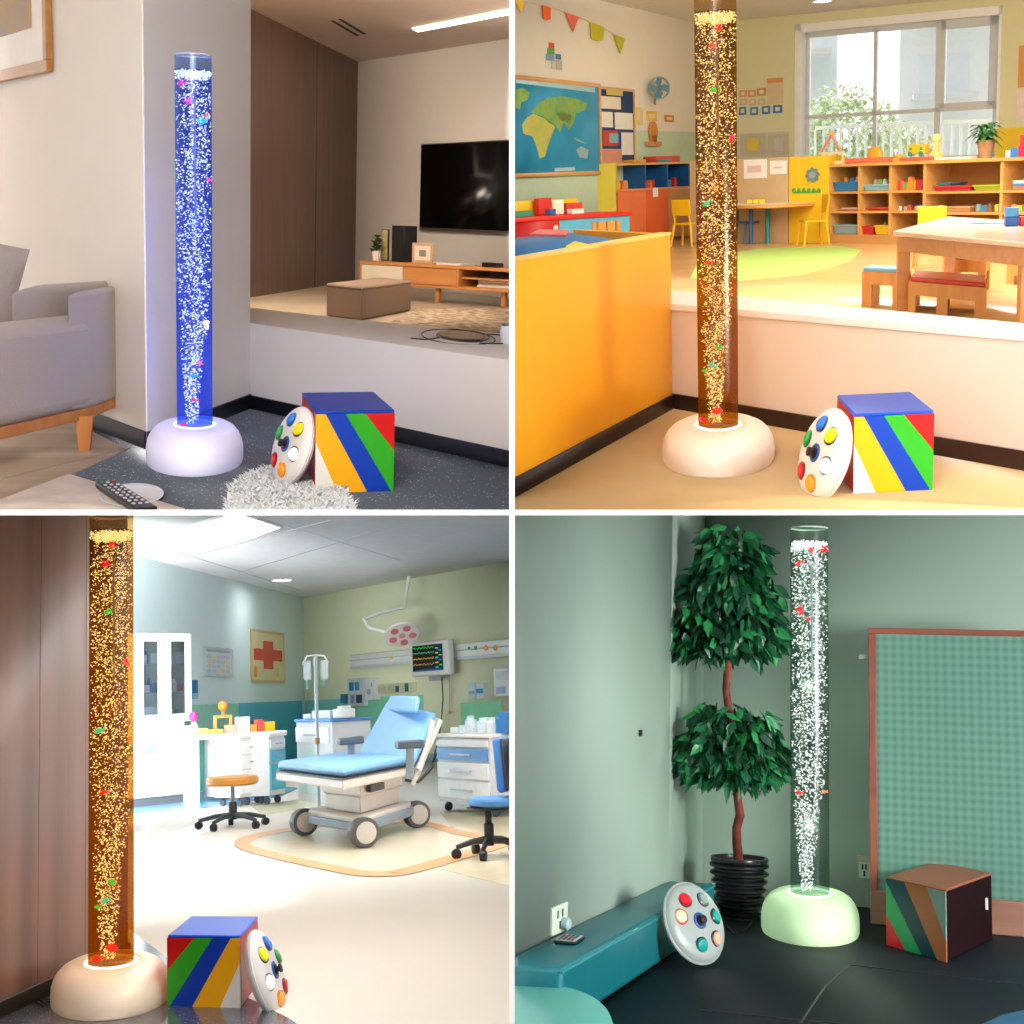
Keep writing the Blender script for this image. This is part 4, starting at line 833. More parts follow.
mb = MB(); mb.lathe([(.075, 0), (.105, .2), (.11, .21), (.1, .21), (.085, .16), (.001, .16)], 24); obj('pot', mb, mat('#a87e5c', .7), t)
mb = MB(); rnd = random.Random(11)
for i in range(90):
    a = rnd.random()*6.28; k = rnd.random(); s0 = V((.05*k*math.cos(a), .05*k*math.sin(a), .2+.18*rnd.random())); leaf(mb, s0, (math.cos(a), math.sin(a), rnd.uniform(.1, 1.1)), rnd.uniform(.12, .26), .03, .6)
obj('foliage', mb, mat('#3f7a34', .5, var=.3, scale=12), t, smooth=False)
for px, z, s_, c, lb in ((1009, 0, .11, '#2f78b0', 'blue cube on the shelf at the right edge'), (1018, 0, .13, '#c02848', 'crimson cube on the shelf at the right edge'), (1019, .131, .12, '#d83038', 'red cube stacked on the crimson cube'), (1002, 0, .08, '#d8d8d0', 'small white cube beside the blue cube on the shelf')):
    single('toy_cube', MB().box(-s_/2, s_/2, -s_/2, s_/2, 0, s_), mat(c, .45), lb, 'toy block', m=m1(px, .15, z), bevel=.008)
single('flat_box', MB().box(-.25, .25, -.08, .1, 0, .03), mat('#e8dfd0', .5), 'flat white box lying on the shelf between the tower and the plant', 'box', m=m1(948, .15), bevel=.004)

# gear cabinet and pin-board cabinet left of the shelf
Wg = Wall(r, r.fl(740, 243), SA_); ug0, ug1, ug2 = Wg.uz(740, 200)[0], Wg.uz(788, 200)[0], Wg.L
zt2 = Wg.uz(790, 157)[1]
t = thing('yellow_cabinet', 'yellow cabinet front with a grey gear wheel and green row', 'cabinet', m=Wg.m)
mb = MB(); mb.box(ug1+.01, ug2-.01, 0, .5, 0, zt2); obj('body', mb, mat('#e8b918', .5), t, bevel=.006)
u, z = Wg.uz(813, 175); mb = MB(); p = []
for i in range(32): a = 6.283*i/32; k = .1 if i % 4 < 2 else .082; p.append(V((u+k*math.cos(a), -.02, z+k*math.sin(a))))
mb.extrude(p, (0, .02, 0)); obj('gear', mb, mat('#6f7f84', .5), t)
mb = MB(); p = [V((u+.045*math.cos(6.283*i/20), -.03, z+.045*math.sin(6.283*i/20))) for i in range(20)]; mb.extrude(p, (0, .02, 0)); obj('gear_hub', mb, mat('#8fa0a4', .5), t)
for i in range(6):
    u, z = Wg.uz(794+i*5, 190.5); mb = MB(); mb.ball((u, -.005, z), .036, 10, .8, .3, 1); obj('green_dot', mb, mat('#4c9838', .5), t)
u, z = Wg.uz(795, 190); u2, _ = Wg.uz(821, 190); mb = MB(); mb.box(u, u2, -.008, .002, z-.045, z-.02); obj('green_bar', mb, mat('#4c9838', .5), t)
t = thing('pinboard_cabinet', 'beige board cabinet with pinned white sheets beside the yellow cabinet', 'cabinet', m=Wg.m)
mb = MB(); mb.box(-.8, ug1, 0, .5, 0, zt2); obj('body', mb, mat('#c9a77c', .6), t, bevel=.006)
for px0, px1, y0, y1 in ((744, 767, 160, 178), (770, 788, 161, 174)):
    u0, z1 = Wg.uz(px0, y0); u1, z0 = Wg.uz(px1, y1); mb = MB(); mb.box(u0, min(u1, ug1-.02), -.008, 0, z0, z1); s_ = obj('sheet', mb, mat('#eae2dc', .7), t)
    mb = MB(); mb.box(u0+.06, min(u1, ug1)-.08, -.012, -.007, z0+.08, z1-.08); obj('sheet_print', mb, mat('#e0b8b0', .7), s_)

# cubby cabinet on the left
ca = r.fl(616, 246); cb = r.fl(694, 238); Wc = Wall(r, ca, cb); ztc = Wc.uz(650, 162.5)[1]; uu = [Wc.uz(px, 180)[0] for px in (616, 645, 667, 689, 697)]; zc = Wc.uz(650, 188)[1]; dp = .5
t = thing('cubby_cabinet', 'toy cabinet with blue cubbies above orange doors and a yellow side', 'cabinet', m=Wc.m)
mb = MB(); mb.box(0, uu[4], -.02, dp, ztc-.03, ztc); obj('top', mb, mat('#d0a05c', .5), t)
mb = MB(); sdv = Wc.m.inverted() @ r.fl(599, 243); sdv.z = 0; mb.prism([V((-.24, .26, 0)), V((0, -.02, 0)), V((0, .5, 0)), V((-.24, .5, 0))], 0, ztc+.005); obj('side_panel', mb, mat('#d2c020', .5), t)
mb = MB(); mb.box(0, uu[4], dp-.02, dp, 0, ztc-.03); obj('back_board', mb, mat('#18508c', .6), t)
for u in uu[:4]: mb = MB(); mb.box(u-.0, u+.03, 0, dp-.02, zc, ztc-.03); obj('divider', mb, mat('#1a5a9a' if u != uu[0] else '#c8b030', .5), t)
mb = MB(); mb.box(0, uu[4], 0, dp-.02, zc-.03, zc); obj('shelf', mb, mat('#e0904c', .5), t)
for i, c in enumerate(('#e8743c', '#e05c20', '#c89058')): mb = MB(); mb.box(uu[i]+.005, uu[i+1]-.005, -.02, .1, .05, zc-.035); obj('door', mb, mat(c, .5), t, bevel=.006)
u, z = Wc.uz(654, 192); mb = MB(); mb.box(u-.06, u+.06, -.03, -.019, z-.07, z+.06); obj('notice', mb, mat('#f0ece6', .6), t)
mb = MB(); mb.box(0, uu[4], .05, dp-.02, 0, .05); obj('plinth', mb, mat('#a8784c', .5), t)
wf_ = Wf; Wf = Wc
def cub(px0, px1, n, s_, cols, lab, grp): blocks(px0, px1, zc, n, cols, lab, grp, .15, s_, 1.2)
cub(620, 637, 4, .08, [('red', '#d83820'), ('yellow', '#e8b828'), ('orange', '#e87030'), ('tan', '#c89850')], 'block in the first blue cubby of the toy cabinet', 'toys in the first cubby')
cub(648, 664, 4, .075, [('yellow', '#e8c028'), ('red', '#d83020'), ('orange', '#e87030'), ('dark red', '#b02020')], 'block in the middle blue cubby', 'toys in the middle cubby')
cub(669, 685, 3, .085, [('yellow', '#d8a828'), ('blue', '#2878b8'), ('red', '#d82828')], 'block in the right blue cubby', 'toys in the right cubby')
for px0, px1, h_, c, lb in ((665, 689, .09, '#d04428', 'red box with a teal stripe on top of the toy cabinet'), (643, 655, .05, '#d8a040', 'small orange bag lying on top of the toy cabinet')):
    u0, u1 = Wc.uz(px0, 160)[0], Wc.uz(px1, 160)[0]; t = thing('toy_box', lb, 'toy box', m=Wc.m @ T(u0, .15, ztc)); mb = MB(); mb.box(0, u1-u0, 0, .25, 0, h_); obj('box', mb, mat(c, .5), t, bevel=.015)
    mb = MB(); mb.box(.02, (u1-u0)*.6, -.006, .256, h_*.1, h_*.45); obj('band', mb, mat('#2f8a90' if px0 == 665 else '#c88830', .5), t)
for i, (px, h_, c, n_) in enumerate(((600, .1, '#c83828', 'red'), (608, .13, '#e89078', 'salmon'), (616, .08, '#4c90a8', 'teal'))):
    u = Wc.uz(px, 160)[0]; single('toy_box', MB().box(0, .1, 0, .2, 0, h_), mat(c, .6), n_+' box on the left end of the toy cabinet beside the world map', 'toy box', m=Wc.m @ T(u+.02, .35, ztc+.006), bevel=.006)
Wf = wf_

# red and blue play counter on the left with boxes on it
ra = r.fl(560, 262); rb = r.fl(630, 256); Wr = Wall(r, ra, rb); zr = Wr.uz(600, 213)[1]
ra2 = V((Wr.uz(480, 213)[0], 0, 0)).x
t = thing('play_counter', 'red topped play counter with light blue front at the left', 'counter', m=Wr.m)
mb = MB(); mb.box(ra2, Wr.L+.03, -.03, .6, zr-.05, zr); obj('top', mb, mat('#d82020', .35), t, bevel=.01)
mb = MB(); mb.box(0, Wr.L, 0, .5, 0, zr-.05); obj('blue_body', mb, mat('#58a8c8', .5), t)
mb = MB(); mb.box(ra2, 0, -.01, .5, 0, zr-.05); obj('red_body', mb, mat('#b81418', .45), t)
u0, z1 = Wr.uz(592, 222); u1, _ = Wr.uz(620, 222); mb = MB(); mb.box(u0, u1, -.01, .01, .1, z1); obj('wooden_inset', mb, mat('#c89048', .5), t)
for k in range(3): uk = u0+(u1-u0)*(k+.5)/3; mb = MB(); mb.box(uk-.012, uk+.012, -.02, -.008, .1, z1); obj('slat', mb, mat('#a87038', .5), t)
u, z = Wr.uz(555, 228); mb = MB(); mb.lathe([(.035, 0), (.035, .01), (.01, .02)], 16, m=Matrix.Translation((u, -.01, z)) @ Matrix.Rotation(math.pi/2, 4, 'X')); obj('knob', mb, mat('#d8c8b8', .5), t)
for i, (px0, px1, py0, c, n_, yy) in enumerate(((505, 578, 200, '#e4b418', 'long yellow box on the red counter', .5), (539, 552, 198, '#c82420', 'red block in front of the yellow box on the counter', .36), (553, 564, 200, '#ece0d0', 'white block in front of the yellow box on the counter', .34), (567, 583, 203, '#c83c28', 'red tray at the right end of the counter', .3), (515, 533, 211, '#2a8a68', 'green strip block at the left on the red counter', .2), (550, 556, 209, '#2858a0', 'small blue block on the red counter', .15), (572, 584, 209, '#e8e0d8', 'low white block at the right on the red counter', .14))):
    u0 = Wr.uz(px0, 205, yy)[0]; u1 = Wr.uz(px1, 205, yy)[0]; z1 = Wr.uz((px0+px1)/2, py0, yy)[1]
    single('counter_box' if i == 0 else 'toy_block', MB().box(0, u1-u0, 0, .1, 0, max(.03, z1-zr)), mat(c, .5), n_, 'toy block', m=Wr.m @ T(u0, yy, zr+.001), bevel=.008)

# ---- children's tables, chairs, stools
def kid_chair(P, rz, h, c, label, seatc=None, legc=None, group=None, s=1.0):
    t = thing('child_chair', label, 'chair', m=T(P.x, P.y, 0, rz) @ Matrix.Scale(s, 4), group=group); sc1 = seatc or c; lc = legc or c
    mb = MB(); mb.box(-.15, .15, -.15, .15, h-.03, h); obj('seat', mb, mat(sc1, .4), t, bevel=.012)
    for sx in (-1, 1):
        for sy in (-1, 1): mb = MB(); mb.tube([(sx*.17, sy*.17, 0), (sx*.13, sy*.13, h-.02)], [.016, .022], 10); obj('leg', mb, mat(lc, .4), t)
    for sx in (-1, 1): mb = MB(); mb.tube([(sx*.12, .13, h-.01), (sx*.12, .17, h+.26)], .015, 8); obj('back_post', mb, mat(c, .4), t)
    mb = MB(); mb.hexa([V(p) for p in ((-.15, .14, h+.1), (.15, .14, h+.1), (.15, .165, h+.1), (-.15, .165, h+.1), (-.15, .165, h+.33), (.15, .165, h+.33), (.15, .19, h+.33), (-.15, .19, h+.33))]); obj('backrest', mb, mat(c, .4), t, bevel=.012)
    return t
YC = '#eaae10'
kid_chair(r.fl(687, 246), 2.7, .33, YC, 'yellow child chair left of the amber bubble tube', s=.95)
kid_chair(r.fl(813, 245), -1.3, .33, YC, 'yellow child chair at the right end of the far round table', s=.98)
kid_chair(r.fl(778, 241), 2.8, .33, '#c83020', 'red child chair under the far round table', legc='#6a4a80', s=.9)
kid_chair(r.fl(749, 243), .5, .33, '#3f70a0', 'blue child chair beside the amber bubble tube', s=.9)
kid_chair(r.fl(776, 235), 3.1, .33, '#f0a028', 'orange child chair behind the far round table', s=.95)
P = r.fl(772, 243); t = thing('round_table', 'round orange-edged child table with white top in the classroom', 'table', P); ps = P.y/F; zt3 = r.ht(P, 203); RT = 43*ps
mb = MB(); mb.lathe([(RT*.97, zt3-.05), (RT, zt3-.04), (RT, zt3-.006), (RT*.98, zt3)], 48, sy=1.4); obj('tabletop', mb, mat('#e09a48', .35), t)
mb = MB(); mb.lathe([(.001, zt3-.001), (RT*.96, zt3+.001), (RT*.95, zt3+.004), (.001, zt3+.004)], 48, sy=1.4); obj('white_surface', mb, mat('#f0e6da', .2), t)
for px, c in ((768, '#2f98a0'), (794, '#5a4a90'), (752, '#3a68a8')):
    x = (px-772)*ps; mb = MB(); mb.tube([(x, -.1, 0), (x, -.05, zt3-.05)], .03, 10); obj('leg', mb, mat(c, .4), t)
for px in (756, 762, 750): single('toy_block', MB().box(-.04, .04, -.03, .03, 0, .05), mat('#e8c830', .5), 'yellow toy on the far round table', 'toy block', group='toys on the round table', m=T((px-772)*ps+P.x, P.y, zt3+.005, .3), bevel=.008)
# near table
zA = .57; a_ = r.fl(893, 231, zA); b_ = r.fl(1040, 244, zA); d_ = r.fl(948, 216.5, zA); C = (a_+b_)/2; C.z = 0
TBW = wood('#c8803c', '#d89850', 'x', 2, .3)
t = thing('play_table', 'wooden child table with pale glossy top in the right foreground', 'table', C); q = Q(a_-C, b_-C, d_-C)
mb = MB(); q.box(mb, 0, 1, 0, 1, zA-.03, zA); obj('tabletop', mb, mat('#efd2b8', .16, var=.02), t, bevel=.006)
mb = MB(); q.box(mb, .03, 1, .03, .07, zA-.13, zA-.03); q.box(mb, .03, .06, .07, .95, zA-.13, zA-.03); obj('apron', mb, TBW, t)
L1 = r.fl(903, 311); l_ = L1-C; mb = MB(); mb.hexa([V((l_.x+dx, l_.y+dy, z)) for z in (0, zA-.03) for dx, dy in ((-.042, 0), (.042, 0), (.042, .12), (-.042, .12))]); obj('leg', mb, TBW, t, bevel=.005)
for u, v in ((.09, .85), (.93, .9), (.93, .06)): c_ = q.p(u, v, 0); mb = MB(); mb.box(c_.x-.04, c_.x+.04, c_.y, c_.y+.1, 0, zA-.03); obj('leg', mb, TBW, t, bevel=.005)
kid_chair(r.fl(930, 268), 3.1, .34, '#eab020', 'yellow child chair tucked behind the near table', legc='#c88a40', s=.88)
for px, py, c, n_ in ((985, 224, '#5cb0c8', 'light blue'), (1000, 224, '#78c0d8', 'pale blue')):
    P = r.fl(px, py, zA); single('toy_strip', MB().box(-.09, .09, -.02, .02, 0, .012), mat(c, .4), n_+' flat strip toy lying on the near table', 'toy', loc=P+V((0, 0, .001)), bevel=.003)
P = r.fl(1019, 226, zA)
for dx, z, c, n_ in ((-.05, 0, '#2858a8', 'blue'), (.04, 0, '#c82838', 'red'), (-.05, .061, '#3f88c0', 'light blue')): single('toy_cube', MB().box(-.04, .04, -.04, .04, 0, .06), mat(c, .4), n_+' cube in the little stack on the near table', 'toy block', loc=P+V((dx, 0, z+.001)), bevel=.006)
def stool(pa, pb, pd, ztop_py, c, label, legs, nm='stool'):
    A, B = r.fl(*pa), r.fl(*pb); h_ = r.ht(A, ztop_py); D = r.fl(pd[0], pd[1], h_); D.z = 0; C = (A+B)/2; q = Q(A-C, B-C, D-C)
    t = thing(nm, label, 'stool', C); S_ = wood('#c8843c', '#d89c54', 'z', 2, .4)
    mb = MB(); q.box(mb, .02, .98, .04, .96, h_-.035, h_-.0); obj('seat_pad', mb, mat(c, .3), t, bevel=.01)
    mb = MB(); q.box(mb, 0, 1, 0, .08, h_-.12, h_-.03); q.box(mb, 0, 1, .92, 1, h_-.12, h_-.03); q.box(mb, 0, .06, .08, .92, h_-.12, h_-.03); q.box(mb, .94, 1, .08, .92, h_-.12, h_-.03); obj('apron', mb, S_, t)
    for u0, u1 in legs:
        for v0, v1 in ((0, .2), (.8, 1)): mb = MB(); q.box(mb, u0, u1, v0, v1, 0, h_-.12); obj('leg', mb, S_, t)
stool((861.5, 307), (902, 310.5), (871, 264.5), 267, '#6ea8cc', 'wooden stool with a light blue seat pad left of the near table leg', ((0, .24), (.76, 1)))
stool((908, 312), (986, 321), (914, 269.5), 277, '#c8281c', 'wide wooden bench with a red seat pad under the near table', ((0, .1), (.38, .52), (.86, 1)), 'bench')
stool((948, 292), (985, 294), (955, 252), 256, '#a86a38', 'brown wooden stool behind the red bench', ((0, .2), (.8, 1)))
stool((1006, 284), (1045, 288), (1012, 258), 260, '#c05a28', 'orange wooden stool at the right edge behind the red bench', ((0, .2), (.8, 1)))
t = thing('ceiling_light', 'small round recessed light in the classroom ceiling', 'ceiling light', r.fl(822, 1, CH))
mb = MB(); mb.lathe([(.16, -.01), (.16, .0), (.13, .0), (.13, -.008)], 28, cap=False); obj('ring', mb, mat('#ffffff', .4), t); mb = MB(); mb.lathe([(.13, -.006), (.001, -.006)], 28); obj('diffuser', mb, emis('#fff8e8', 5), t)
# ================================================================ lower left: counselling / treatment room
CUR[0] = BL; r = BL; CH = 2.95
slab_light(-.4, 5.2, .6, 2.5, 24, (1, .97, .93)); slab_light(-1.1, 9.6, 1.8, 3.0, 82, (1, .99, .97))
area(BL, (-.5, 12.5, .95), (-2.2, 24, 1.35), 1.6, 210, (1, .99, .97), .9, 1.6)  # bare light added mid-room, turned away from the camera, for the far walls
area(BL, (-2.2, 10.5, 1.5), (-4.4, 15.5, 1.5), 1.2, 9, (1, .99, .97), 1.2, 2.4)  # second added light without a fixture, aimed at the cabinets
K0 = r.fl(303, 598, CH); KL = r.fl(133, 555, CH); KR = r.fl(509, 561, CH)
for q_ in (K0, KL, KR): q_.z = 0
dl = (K0-KL).normalized(); dr = (KR-K0).normalized()
_, WS = wall('wall_left', K0-dl*(K0-KL).length*2.6, K0, 0, CH, mat('#e4f7fa', .85, var=.01))
WBk = Wall(r, K0, K0+dr*9); _ = wall('wall_right', K0, K0+dr*9, 0, CH, mat('#f2f4d0', .8, var=.01))
FB = mat('#efe8dc', .16, var=.012, scale=1)
dkA, dkB = r.fl(133, 933), r.fl(165, 957)
mb = MB(); mb.prism([r.fl(-60, 1100), r.fl(600, 1100), r.fl(600, 780), K0+dr*9, K0+V((0, .3, 0)), KL-dl*3, r.fl(-60, 860)], -.1, 0); struct('floor', mb, FB)
mb = MB(); mb.prism([r.fl(-60, 1100), r.fl(400, 1100), r.fl(290, 1020), dkB, dkA, r.fl(110, 915), r.fl(0, 960), r.fl(-60, 985)], 0, .004); struct('floor_dark', mb, speckle('#4a4f58', '#d8dde0', .14, 60, .2))
mb = MB(); mb.prism([V((-9, 6, 0)), V((9, 6, 0)), V((9, (K0+dr*9).y-1, 0)), K0+dr*9+V((0, .2, 0)), K0+V((0, .4, 0)), V((-9, K0.y+.4, 0))], CH, CH+.1)
struct('ceiling', mb, mat('#e6e6e8', .8))
# ceiling grid seams, light panel, downlight
for pa, pb in (((130, 537), (300, 590)), ((240, 512), (400, 560)), ((152, 540), (290, 512)), ((195, 555), (330, 520)), ((240, 572), (380, 530))):
    A = r.fl(*pa, CH); B = r.fl(*pb, CH); n_ = (B-A).normalized(); n_ = V((-n_.y, n_.x, 0))*.012; mb = MB(); mb.prism([A-n_, B-n_, B+n_, A+n_], CH-.004, CH); struct('trim_1', mb, mat('#c4c6ca', .8))
pts = [r.fl(*p, CH) for p in ((189, 525), (237, 541), (281, 525), (236, 510))]; C = (pts[0]+pts[2])/2
t = thing('ceiling_panel_light', 'bright square ceiling light panel of the treatment room', 'ceiling light', C)
mb = MB(); mb.prism([p-C for p in pts], -.03, -.0); obj('frame', mb, mat('#f4f4f4', .5), t)
mb = MB(); mb.prism([(p-C)*.96 for p in pts], -.035, -.03); obj('diffuser', mb, emis('#ffffff', 8), t)
t = thing('ceiling_spot_light', 'small round recessed downlight near the room corner', 'ceiling light', r.fl(282, 580, CH))
mb = MB(); mb.lathe([(.17, -.01), (.17, 0), (.14, 0), (.14, -.008)], 28, cap=False); obj('ring', mb, mat('#ffffff', .4), t); mb = MB(); mb.lathe([(.14, -.008), (.001, -.008)], 28); obj('diffuser', mb, emis('#ffffff', 50), t)
# coloured bands on the walls
def band(W, px0, px1, y0, y1, c, nm='trim_2', off=.006):
    u0 = W.uz(px0, (y0+y1)/2)[0]; u1 = W.uz(px1, (y0+y1)/2)[0]; pm = (px0+px1)/2; mb = MB(); mb.box(u0, u1, -off, .005, max(.0, W.uz(pm, y1)[1]), W.uz(pm, y0)[1]); struct(nm, mb, mat(c, .6), m=W.m)
zb = WS.uz(240, 703)[1]
for px0, px1, c in ((120, 239, '#a8e6d6'), (239, 302.6, '#58c0dc')):
    u0 = WS.uz(px0, 740)[0]; u1 = WS.uz(px1, 740)[0]; mb = MB(); mb.box(u0, min(u1, WS.L), -.006, .005, .12, zb); struct('trim_2', mb, mat(c, .6), m=WS.m)
mb = MB(); mb.box(0, WS.L, -.012, .005, 0, .12); struct('baseboard_left', mb, mat('#3f9ccc', .5), m=WS.m)
mb = MB(); mb.box(0, WBk.uz(350, 740)[0], -.006, .005, .12, zb); struct('trim_3', mb, mat('#8fdcd0', .6), m=WBk.m)
mb = MB(); mb.box(WBk.uz(350, 740)[0], WBk.uz(425, 740)[0], -.006, .005, .25, zb); struct('trim_3', mb, mat('#98e4c4', .6), m=WBk.m)
band(WBk, 461, 502, 702, 727, '#8fdcae', 'trim_3')
mb = MB(); mb.box(0, 9, -.012, .005, 0, .12); struct('baseboard_right', mb, mat('#8fa4b4', .5), m=WBk.m)
# floor colour zones
def zone(pts, c, nm, z=.003):
    mb = MB(); mb.prism([r.fl(*p) for p in pts], 0, z); return struct(nm, mb, mat(c, .2))
zone([(60, 836), (133, 819), (280, 797), (300, 788), (260, 785), (133, 800), (60, 806)], '#7cb8dc', 'floor_stripe')
zone([(262, 815), (330, 806), (303, 799), (250, 806)], '#efe2bc', 'floor_stripe')
# orange loop: a closed rounded band on the floor
ctr = [(243, 845), (247, 839), (266, 834), (297, 829), (370, 822), (425, 824), (455, 832), (486, 838), (500, 842), (490, 848), (456, 858), (425, 867), (405, 872), (388, 874.5), (360, 873.5), (330, 868), (283, 858), (253, 850)]
P_ = [r.fl(*p) for p in ctr]; out = []
for i in range(len(P_)):
    for k in range(4):
        t_ = k/4; a, b, c, d_ = P_[i-1], P_[i], P_[(i+1) % len(P_)], P_[(i+2) % len(P_)]
        out.append(.5*((2*b)+(c-a)*t_+(2*a-5*b+4*c-d_)*t_*t_+(3*b-a-3*c+d_)*t_**3))
mb = MB(); n = len(out); mbz = MB(); mbz.prism([V((p.x, p.y, 0)) for p in out], 0, .002); struct('floor_stripe', mbz, mat('#efe2c6', .2)); zone([(440, 869), (509, 886), (600, 905), (600, 815), (509, 812), (440, 812), (455, 832), (490, 845)], '#efe0bc', 'floor_stripe', .0018); wv = .055; ri, ro = [], []
for i in range(n):
    d_ = (out[(i+1) % n]-out[i-1]).normalized(); nn = V((-d_.y, d_.x, 0)); k = wv*(1+1.2*abs(d_.x)); ri.append(mb.bm.verts.new(out[i]-nn*k+V((0, 0, .005)))); ro.append(mb.bm.verts.new(out[i]+nn*k+V((0, 0, .005))))
for i in range(n): mb._f([ri[i], ri[(i+1) % n], ro[(i+1) % n], ro[i]])
struct('floor_marking', mb, mat('#f2b078', .3))
# wood panelled wall in the foreground
w0, w1 = r.fl(0, 1019), r.fl(128, 957); dW = (w1-w0).normalized()
mb = MB(); A = w0-dW*1.0; mb.prism([A, w1, w1+V((-.1, .16, 0)), A+V((-.5, .3, 0))], 0, 2.6); struct('wall_wood', mb, wood('#5c4036', '#84614f', 'z', .9, .4))
Ww = Wall(r, A, w1); skirting('baseboard_wood', Ww, 0, Ww.L, .06, mat('#15110f', .4))
for px in (86, 40): u = Ww.uz(px, 700)[0]; mb = MB(); mb.box(u-.0012, u+.0012, -.0005, .001, .06, 2.6); struct('trim_4', mb, mat('#4a342c', .5), m=Ww.m)
BTOY = lambda dx, dy, where: 0
bubble_tube(BL, r.fl(111, 999), 517, 531, 41, 106, 34, (.68, .48, .2), '#c86a10', .2, .02, (.64, .77, 1), 3.9, mat('#f2e2cc', .35, emit=.12, ecol='#ffc890'), emis('#fff4dc', 1.8),
            'amber-lit bubble tube lamp on a white dome base beside the wood panelled wall',
            [(112, 545, 'star', 'red', 4.8, 'red toy starfish floating highest in the tube by the wood wall'), (106, 564, 'star', 'red', 4.8, 'red toy starfish second from the top in the tube by the wood wall'),
             (108, 612, 'fish', 'green', 4.6, 'green toy fish in the upper part of the tube by the wood wall'), (126, 662, 'jelly', 'red', 3.8, 'red toy jellyfish at the right side of the tube by the wood wall'),
             (99, 731, 'fish', 'teal', 4.4, 'teal toy fish at mid height of the tube by the wood wall'), (103, 793, 'fish', 'red', 4, 'red toy fish below the middle of the tube by the wood wall'),
             (112, 882, 'shell', 'green', 3.8, 'green toy shell in the lower part of the tube by the wood wall'), (105, 901, 'fish', 'teal', 4.2, 'teal toy fish in the lower part of the tube by the wood wall'),
             (97, 907, 'fish', 'green', 3, 'small light green toy fish low at the left of the tube by the wood wall'), (112, 948, 'shell', 'red', 5.4, 'red toy shell near the foot of the tube by the wood wall'),
             (96, 959, 'fish', 'red', 4.6, 'red toy fish lying at the foot of the tube by the wood wall')], nb=3400, bsz=.0027, lampc=(1, .58, .22), lampw=7, gl2=mat('#d8a878', .2, alpha=.75))
foam_cube(BL, (168, 1007), (241, 1009), (191, 916, 'l'), 935, (SC[0], SC[1]), STM, 'striped foam cube with blue top on the dark floor of the treatment room', '#0f4fd0', '#b81420')
DCM = [(135, .62, 'yellow', '#e8dc0c', .15, '#202020'), (80, .62, 'blue', '#1672d8', .15, '#153a70'), (20, .6, 'green', '#22a84a', .15, '#1c7a3a'), (-48, .62, 'red', '#d81414', .15, '#8a1010'), (-105, .64, 'orange', '#f2a020', .15, '#f07808'), (195, .6, 'white', '#f4f8ff', .5, '#1c2a3a')]
control_disc(BL, r.at(266.5, 973, r.fl(268, 1006).y), (.9, -.34, .30), 0, .148, 'white controller disc leaning on the foam cube in the treatment room', DCM, shellc='#dcdad8')
P = r.fl(45, 1005); mb = MB(); mb.tube([(0, 0, .006), (-.03, .12, .006), (.02, .3, .006), (.06, .12, .006), (0, -.05, .006), (-.06, .1, .006), (-.02, .32, .006), (.08, .4, .006)], .0025, 6); single('power_cord', mb, mat('#17171a', .5), 'thin black power cord coiled on the dark floor behind the dome base', 'cord', loc=P)

# ---- cabinets on the left wall
Wc = Wall(r, r.fl(120, 809.5), r.fl(196, 801)); LAM = mat('#dddcdf', .45); LAMP_ = mat('#e9d3da', .4); LB = mat('#86bcdc', .4)
def ux(px, off=0): return Wc.uz(px, 760, off)[0]
zt = Wc.uz(165, 727)[1]; zd = Wc.uz(165, 753)[1]
t = thing('base_cabinet', 'white base cabinet with pink and blue drawer fronts behind the tube', 'cabinet', m=Wc.m); W_ = Wc.L; dep = .55
mb = MB(); mb.box(0, W_, 0, dep, .09, zt-.04); obj('body', mb, LAM, t)
mb = MB(); mb.box(-.05, W_+.02, -.03, dep, zt-.04, zt); obj('worktop', mb, mat('#f4efe8', .3), t, bevel=.006)
mb = MB(); mb.box(0, W_, .04, dep, 0, .09); obj('plinth', mb, mat('#5a5e64', .5), t)
u1 = ux(157.5); zm = (zd+zt-.04)/2
for a, b, z0, z1, c in ((.02, u1-.01, zm+.005, zt-.045, LAMP_), (u1+.01, W_-.01, zm+.005, zt-.045, LAM), (.02, u1-.01, zd+.005, zm-.005, LB), (u1+.01, W_-.01, zd+.005, zm-.005, LAMP_)):
    mb = MB(); mb.box(a, b, -.018, 0, z0, z1); d_ = obj('drawer', mb, c, t, bevel=.003); mb = MB(); um = (a+b)/2; mb.box(um-.08, um+.08, -.032, -.02, (z0+z1)/2-.006, (z0+z1)/2+.006); obj('handle', mb, mat('#c8ccd0', .3, metal=.5), d_)
for a, b, hx in ((.02, u1-.01, -1), (u1+.01, W_-.01, 1)):
    mb = MB(); mb.box(a, b, -.018, 0, .1, zd-.005); d_ = obj('door', mb, LAM, t, bevel=.003); um = b-.05 if hx < 0 else a+.05; mb = MB(); mb.box(um-.008, um+.008, -.034, -.02, zd-.28, zd-.12); obj('handle', mb, mat('#b8bcc2', .3, metal=.5), d_)
